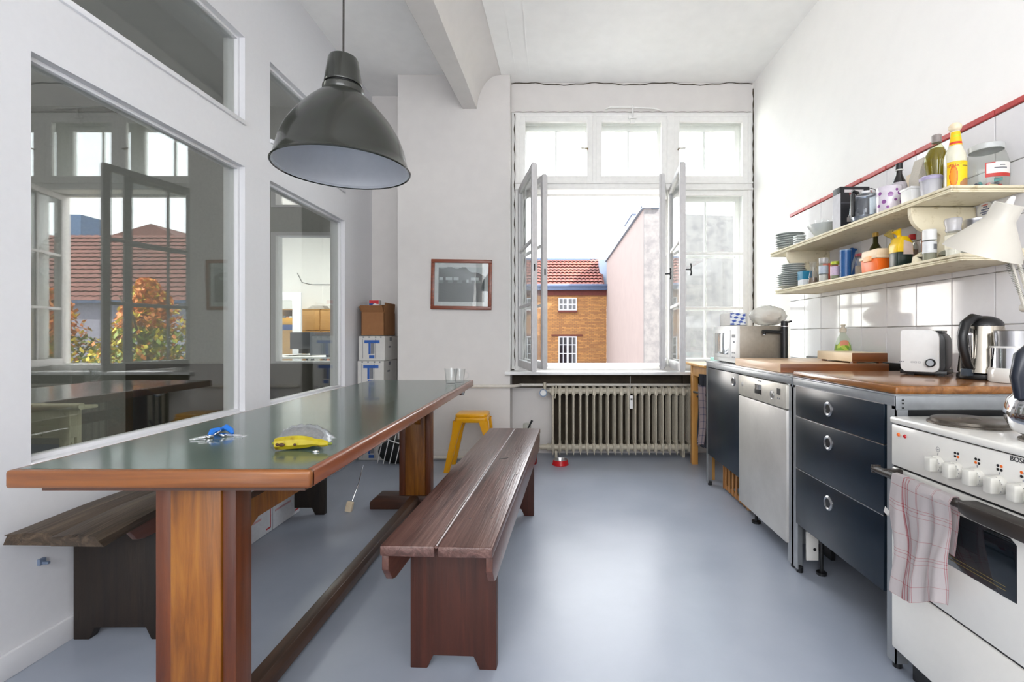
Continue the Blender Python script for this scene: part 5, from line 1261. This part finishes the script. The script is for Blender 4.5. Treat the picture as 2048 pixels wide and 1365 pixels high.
item('glass_jug', 'round glass coffee jug with a dark handle beside the spotted mug', 'jug', (1.560, 2.405, UZT+.001), [
    ('jug', glass('jug_glass', (226,232,238), 1.6, 0, .10, (210,214,222)), [(0,0), (.045,0), (.060,.015), (.068,.05), (.066,.09), (.055,.13), (.048,.15), (.050,.155)]),
    ('coffee', M('dark_jug_liner', (170,174,184), .15, metal=.6), [(0,.002), (.044,.003), (.056,.018), (.060,.035), (0,.035)]),
    ('rim', chrome, [(.046,.14), (.052,.145), (.050,.156), (.046,.15)]),
    ('handle', black, lambda m: (m.box(-.082, -.064, -.030, -.012, .03, .15, .006), m.cyl((-.05,-.02,.15), (-.075,-.02,.16), .009))),
    ('spout_wire', black, lambda m: m.tube([(-.04,-.03,.15), (0,-.05,.165), (.04,-.04,.155), (.05,-.02,.12)], .002))], seg=40)
bxk = item('coffee_machine_box', 'black printed carton standing upright behind the glass jug', 'box', (1.585, 2.555, UZT+.001), [
    ('carton', M('black_carton', (30,30,34), .4), lambda m: m.box(-.078, .075, -.035, .035, 0, .225, .002)),
    ('side_print', M('pale_carton_side', (196,196,202), .5), lambda m: m.box(-.0795, -.0775, -.0345, .0345, .002, .190))])
painted('front_print', lambda u, v: (206,200,200) if .86 < v < .95 and .12 < u < .8 and (v > .88 or u > .4) else (120,50,50) if .80 < v < .86 and .3 < u < .6 else (150,144,140) if .18 < v < .5 and .1+.5*v < u < .62+.3*math.sin(v*9) else (70,70,76) if .60 < v < .64 and u < .5 else (28,28,32), 24, 30, lambda u, v: (-.077+.151*u, -.0362, .002+.221*v), bxk)
item('serving_bowl', 'wide shallow white bowl standing on the upper shelf beside the black carton', 'bowl', (1.556, 2.76, UZT+.001), [
    ('bowl', porc, [(0,.004), (.035,.0), (.040,.003), (.062,.035), (.086,.072), (.087,.077), (.082,.074), (.055,.035), (0,.012)])], seg=48)
for x, y, h_, lb in ((1.675, 2.68, .16, 'tall clear glass behind the white bowl nearer the black carton'), (1.685, 2.83, .15, 'tall clear glass behind the white bowl nearer the plate stack'), (1.62, 2.90, .14, 'clear glass between the white bowl and the small square dishes')):
    glassthing((x, y, UZT+.001), lb, prof=[(0,0), (.028,0), (.030,.004), (.037,h_), (.0355,h_), (.028,.012), (0,.010)])
item('cellophane_bag', 'crinkled clear cellophane bag leaning against the black carton', 'bag', (1.62, 2.64, UZT+.001), [
    ('film', glass('cellophane', (244,244,248), 1.5, .12, .22, (232,232,242)), lambda m: m.grid(12, 16, lambda u, v: ((u-.5)*.09+.008*math.sin(v*11), .008*math.sin(u*9+v*7), .19*v)))])
for k in range(4):
    o = obj('square_dish', MB().box(-.028, .028, -.028, .028, 0, .012, .004), porc); o.location = (1.512+.002*(k % 2), 2.955, UZT+.0015+k*.0145)
    tag(o, 'small square white dish stacked on the upper shelf before the plates', 'dish', 'square dishes on the upper shelf')
glassthing((1.498, 3.02, UZT+.001), 'short clear glass at the shelf edge before the upper plate stack', s=.55)
# lower shelf
item('steel_canister', 'polished steel canister on the lower shelf beyond the white lamp shade', 'canister', (1.672, 1.90, LZT+.001), [
    ('canister', steel, [(0,0), (.036,0), (.036,.15), (.0375,.152), (.0375,.162), (0,.164)])], seg=32)
item('herb_mill', 'clear glass salt mill with a white knurled top near the lamp shade', 'mill', (1.553, 1.862, LZT+.001), [
    ('jar', jar_g, [(0,0), (.025,0), (.026,.004), (.026,.085), (.022,.10), (.022,.112)]),
    ('salt', M('white_salt', (226,222,212), .9), [(0,.003), (.0235,.003), (.0235,.06), (0,.062)]),
    ('label', M('cream_label_yellow', (226,220,200), .5), [(.0266,.035), (.0266,.09)]),
    ('head', glass('ribbed_clear_head', (236,236,240), 1.6, .05, .35, (226,226,232)), [(0,.105), (.024,.105), (.026,.112), (.024,.120), (.027,.135), (.029,.150), (.026,.156), (0,.157)])])
item('spice_jar', 'spice jar with white cap and barcode label before the shelf bracket', 'jar', (1.528, 1.948, LZT+.001), [
    ('jar', jar_g, [(0,0), (.023,0), (.024,.003), (.024,.085), (.020,.09)]), ('spice', M('dusty_green_spice', (140,138,120), .9), [(0,.003), (.022,.003), (.022,.04), (0,.04)]),
    ('label', M('white_spice_label', (222,224,226), .5), [(.0245,.035), (.0245,.082)]), ('cap', white_p, [(0,.088), (.0245,.088), (.0245,.128), (.022,.131), (0,.131)])])
sj = S.objects['spice_jar']
m = MB()
for k in range(7): a = -.2+k*.12; m.box(-.0006*(1+k % 2), .0006*(1+k % 2), -.0003, 0, .045, .065); 
m.bm.free()
for k in range(7):
    m = MB(); m.box(-.0006*(1+k % 2), .0006*(1+k % 2), -.0003, .0003, 0, .022); o = obj('barcode_bar', m, greyp, sj); a = -.1+k*.11; o.location = (.0249*math.sin(a), -.0249*math.cos(a), .048); o.rotation_euler = (0,0,a)
item('small_dish', 'small grey green dish lying between the barcode jar and the salt mill', 'dish', (1.62, 1.93, LZT+.001), [
    ('dish', M('grey_green_glaze', (150,152,138), .3), lambda m: m.lathe([(.01,0), (.028,.012), (.052,.03), (.05,.032), (.026,.016), (0,.008)], 32, (0,0,.012), (-.3,-.2,.9)))])
item('noodle_packet', 'upright orange packet of noodles behind the shelf bracket', 'packet', (1.665, 2.135, LZT+.001), [
    ('packet', M('amber_noodles', (196,118,56), .4, var=.25, vs=60), lambda m: m.prism([(-.022,0), (.022,0), (.024,.18), (-.016,.185)], -.014, .014, 'y', bev=.004))])
item('red_capped_bottle', 'small clear bottle with a red cap behind the yellow coffee packet', 'bottle', (1.612, 2.155, LZT+.001), [
    ('bottle', jar_g, [(0,0), (.022,0), (.023,.005), (.023,.10), (.011,.125), (.0105,.135)]), ('cap', redp, [(0,.133), (.013,.133), (.013,.155), (0,.156)]), ('contents', M('peppercorns', (110,84,70), .8, var=.4, vs=200), [(0,.003), (.021,.003), (.021,.085), (0,.085)])])
cf = item('coffee_packet', 'yellow and dark green packet with a twisted top on the lower shelf', 'packet', (1.532, 2.115, LZT+.001), [
    ('foil', M('dark_green_foil', (30,44,38), .3, bs=.3, bscale=30), lambda m: m.box(-.034, .034, -.030, .030, 0, .07, .008)),
    ('wrapper', M('yellow_foil', (232,190,16), .3, bs=.4, bscale=30), lambda m: (m.prism([(-.035,.065), (.035,.065), (.031,.11), (.010,.135), (-.016,.135), (-.033,.10)], -.031, .031, 'y', bev=.005), m.tube([(-.006,0,.125), (-.008,0,.145), (-.020,0,.165)], .012, 10, rs=[.014,.008,.020]))),
    ('label', M('pale_packet_label', (206,186,176), .6), lambda m: m.prism([(-.012,.055), (.031,.055), (.027,.105), (-.010,.118)], -.0325, -.031, 'y'))])
item('tied_bag', 'pale yellow plastic bag with a twisted end behind the food box', 'bag', (1.60, 2.25, LZT+.001), [
    ('film', glass('yellow_film', (246,234,180), 1.4, .2, .5, (228,212,140)), lambda m: (m.ball((0,0,.075), .034, 20, (1,1,2.1)), m.tube([(0,0,.14), (-.01,0,.16), (-.03,0,.185)], .01, 10, rs=[.014,.008,.022])))])
item('oil_bottle', 'slim dark green glass bottle with a gold cap behind the orange food box', 'bottle', (1.645, 2.45, LZT+.001), [
    ('bottle', M('dark_green_glass', (52,52,16), .06, coat=.6), [(0,0), (.030,0), (.032,.005), (.032,.12), (.025,.15), (.0125,.172), (.011,.212), (0,.212)]),
    ('cap', M('gold_cap', (196,164,84), .3, metal=.5), [(0,.206), (.0135,.206), (.0135,.226), (0,.227)])])
fbx = thing('food_container', 'orange plastic food box with a cream lid on the lower shelf', 'container', (1.525, 2.262, LZT+.001))
obj('box', MB().prism([(-.036,0), (.034,0), (.040,.06), (-.042,.06)], -.058, .058, 'y', bev=.005), orange, fbx)
obj('lid', MB().box(-.045, .044, -.063, .063, .059, .073, .003).prism([(-.040,.072), (.040,.072), (.036,.104), (-.036,.104)], -.058, .058, 'y', bev=.006), cream_p, fbx)
obj('clasp', MB().box(-.049, -.042, -.028, .028, .048, .072, .002), M('pale_orange_clasp', (246,170,110), .4), fbx)
item('red_lidded_jar', 'small glass jar with a dark red lid beside the blue can', 'jar', (1.545, 2.405, LZT+.001), [
    ('jar', jar_g, [(0,0), (.030,0), (.031,.004), (.031,.09), (.028,.098)]), ('contents', M('grey_beige_seeds', (168,152,132), .8, var=.3, vs=120), [(0,.003), (.029,.003), (.029,.05), (0,.05)]), ('lid', M('dark_red_lid', (130,40,50), .3), [(0,.097), (.031,.097), (.031,.110), (0,.111)])])
item('blue_can', 'tall blue and white cylindrical can standing on the lower shelf', 'can', (1.502, 2.468, LZT+.001), [
    ('can', M('blue_printed_tin', (30,84,142), .35, var=.25, vs=60), [(0,0), (.0265,0), (.0265,.004), (.0265,.136), (0,.136)]), ('lid', M('pale_blue_lid', (120,146,176), .3), [(0,.136), (.027,.136), (.027,.141), (0,.142)])])
item('spice_jar', 'small pink labelled jar with a lime green lid beside the blue can', 'jar', (1.492, 2.545, LZT+.001), [
    ('jar', jar_g, [(0,0), (.021,0), (.022,.003), (.022,.07), (.018,.078)]), ('label', M('pink_mottled_label', (206,184,204), .5, var=.2, vs=80), [(.0223,.018), (.0223,.066)]), ('herbs', M('dull_green_herbs', (150,152,120), .9), [(0,.003), (.02,.003), (.02,.065), (0,.065)]), ('lid', M('lime_lid', (178,190,50), .4), [(0,.077), (.0205,.077), (.0205,.093), (0,.094)])])
item('salt_shaker', 'tall clear shaker with white salt and ribbed head on the lower shelf', 'shaker', (1.510, 2.685, LZT+.001), [
    ('jar', jar_g, [(0,0), (.023,0), (.024,.003), (.024,.095), (.02,.105)]), ('salt', M('coarse_white_salt', (222,218,216), .9), [(0,.003), (.022,.003), (.022,.04), (0,.04)]), ('label', M('pale_blue_mottled_label', (190,200,214), .5, var=.3, vs=90), [(.0243,.045), (.0243,.09)]), ('head', glass('clear_head', (236,236,240), 1.6, .05, .3), [(0,.103), (.022,.103), (.025,.118), (.024,.134), (0,.136)])])
item('carafe', 'small waisted clear carafe between the teal carton and the salt shaker', 'carafe', (1.505, 2.785, LZT+.001), [
    ('carafe', clear_g, [(0,0), (.026,0), (.028,.005), (.022,.05), (.014,.09), (.019,.125), (.021,.128)]), ('contents', M('brown_specks', (130,110,90), .8, var=.4, vs=150), [(0,.003), (.024,.003), (.020,.035), (0,.035)])])
item('red_packet', 'coral red packet standing at the back behind the salt shaker', 'packet', (1.615, 2.80, LZT+.001), [
    ('packet', M('coral_red_card', (214,92,66), .6), lambda m: m.box(-.035, .035, -.02, .02, 0, .12, .003))])
item('blue_packet', 'slanted blue and silver packet leaning behind the blue can', 'packet', (1.695, 2.78, LZT+.001), [
    ('packet', M('deep_blue_foil', (36,92,160), .3, bs=.3, bscale=30), lambda m: m.box(-.03, .03, -.012, .012, 0.0, .20, .005, rot=Matrix.Rotation(R(16),3,'Y'), piv=(0,0,0))),
    ('stripe', M('silver_stripe', (176,186,196), .3), lambda m: m.box(-.004, .010, -.0135, .0135, .03, .19, .001, rot=Matrix.Rotation(R(16),3,'Y'), piv=(0,0,0)))]).location.z += .010
tc_ = thing('tea_carton', 'flat teal blue carton standing upright before the lower plate stack', 'box', (1.497, 2.885, LZT+.001))
obj('carton', MB().box(-.015, .040, -.030, .030, .0, .085, .002), M('white_teal_carton', (226,232,236), .5), tc_)
obj('teal_print', MB().box(-.0165, .0415, -.0315, .0315, .035, .0865, .002), M('teal_card', (24,124,160), .5), tc_)
# round sign on the tiles
sg = thing('round_sign', 'round white sign with small red and blue lettering on the tiles above the canister', 'sign', (1.745, 1.935, 1.585))
m = MB(); m.lathe([(0,.004), (.034,.004), (.035,.002), (.035,0)], 40, (0,0,0), (-1,0,0)); obj('disc', m, white_p, sg)
m = MB(); 
for k, (z, w_) in enumerate(((.010,.022), (.0,.040), (-.010,.050), (-.018,.034))):
    n_ = int(w_/.006)
    for q_ in range(n_): m.box(-.0048, -.004, -w_/2+q_*.006+.0008, -w_/2+q_*.006+.0048, z, z+.0052)
obj('lettering_row', m, M('navy_letters', (70,80,120), .5), sg)
m = MB()
for q_ in range(5): m.box(-.0048, -.004, -.015+q_*.006+.0008, -.015+q_*.006+.0048, .018, .023)
obj('red_lettering_row', m, M('red_letters', (214,110,100), .5), sg)
# small ceramic ornament at the wall end of the lower shelf
item('ceramic_knob', 'small worn yellow ceramic ornament at the wall end of the lower shelf', 'ornament', (1.72, 1.775, LZT+.001), [
    ('knob', shelfm, [(0,0), (.022,0), (.026,.008), (.020,.020), (.008,.026), (0,.027)])])

# ------------------------------------------------------------------ white work lamp
la = thing('work_lamp', 'white conical architect lamp with a jointed arm hanging before the shelves', 'lamp', (1.42, 1.5, 1.30))
LY = 1.5; A = Vector((1.338, LY, 1.335)); B = Vector((1.366, 1.436, 1.474)); D = (B-A).normalized()
whl = M('white_lamp_enamel', (204,199,188), .35, var=.01)
m = MB(); L = (B-A).length
prof = [(.104,0), (.098,.018), (.070,.060), (.044,.098), (.038,.110), (.0375,L-.002), (.034,L), (0,L)]
m.lathe(prof, 48, A, D); obj('shade', m, whl, la, True)
m = MB(); m.lathe([(max(0, r-.0015), z-.0015 if z > .02 else z+.0005) for r, z in prof[:6]], 48, A, D); obj('shade_inner', m, white_p, la, True)
m = MB(); m.lathe([(0,L), (.010,L), (.008,L+.012), (.006,L+.022), (0,L+.024)], 16, A, D); obj('switch', m, white_p, la, True)
m = MB(); m.lathe([(0,.10), (.02,.10), (.03,.06), (.028,.035), (0,.02)], 20, A, D); obj('bulb', m, glass('lamp_bulb', (250,250,248), 1.5, .2, .5), la, True)
el, wr_ = Vector((1.425, LY, 1.315)), Vector((1.475, LY, 1.165))
m = MB()
m.tube([el+Vector((.0,0,.02)), wr_], .005); m.tube([el+Vector((.026,0,.012)), wr_+Vector((.020,0,.005))], .005)
end = Vector((1.70, LY+.06, 1.20)); m.tube([wr_, Vector((1.58,LY+.02,1.06)), Vector((1.70,LY+.03,.98))], .005)
obj('arm', m, whl, la, True)
m = MB()
def spring(p, q_, r, n):
    pts = []; d = (q_-p).normalized(); a = d.orthogonal().normalized(); b_ = d.cross(a)
    for k in range(n*8+1): t = k/(n*8); pts.append(p+(q_-p)*t+(a*math.cos(k*PI/4)+b_*math.sin(k*PI/4))*r)
    m.tube(pts, .0009, 4)
spring(el+Vector((-.006,0,-.01)), wr_+Vector((-.006,0,.03)), .0055, 22); spring(el+Vector((.032,0,-.02)), wr_+Vector((.028,0,.03)), .0055, 22)
obj('spring', m, M('grey_spring', (120,122,112), .4, metal=.5), la, True)
m = MB(); m.cyl(el+Vector((0,-.012,.016)), el+Vector((0,.012,.016)), .009); m.cyl(wr_+Vector((.008,-.014,0)), wr_+Vector((.008,.014,0)), .013)
m.tube([el+Vector((0,0,.016)), (1.41,LY,1.36)], .006); obj('joint', m, whl, la, True)
m = MB(); m.cyl((1.70,LY+.03,.915), (1.70,LY+.03,.99), .012); m.box(1.67,1.73,LY+.0+.035,LY+.09,.915,.93,.003); obj('clamp', m, whl, la, True)
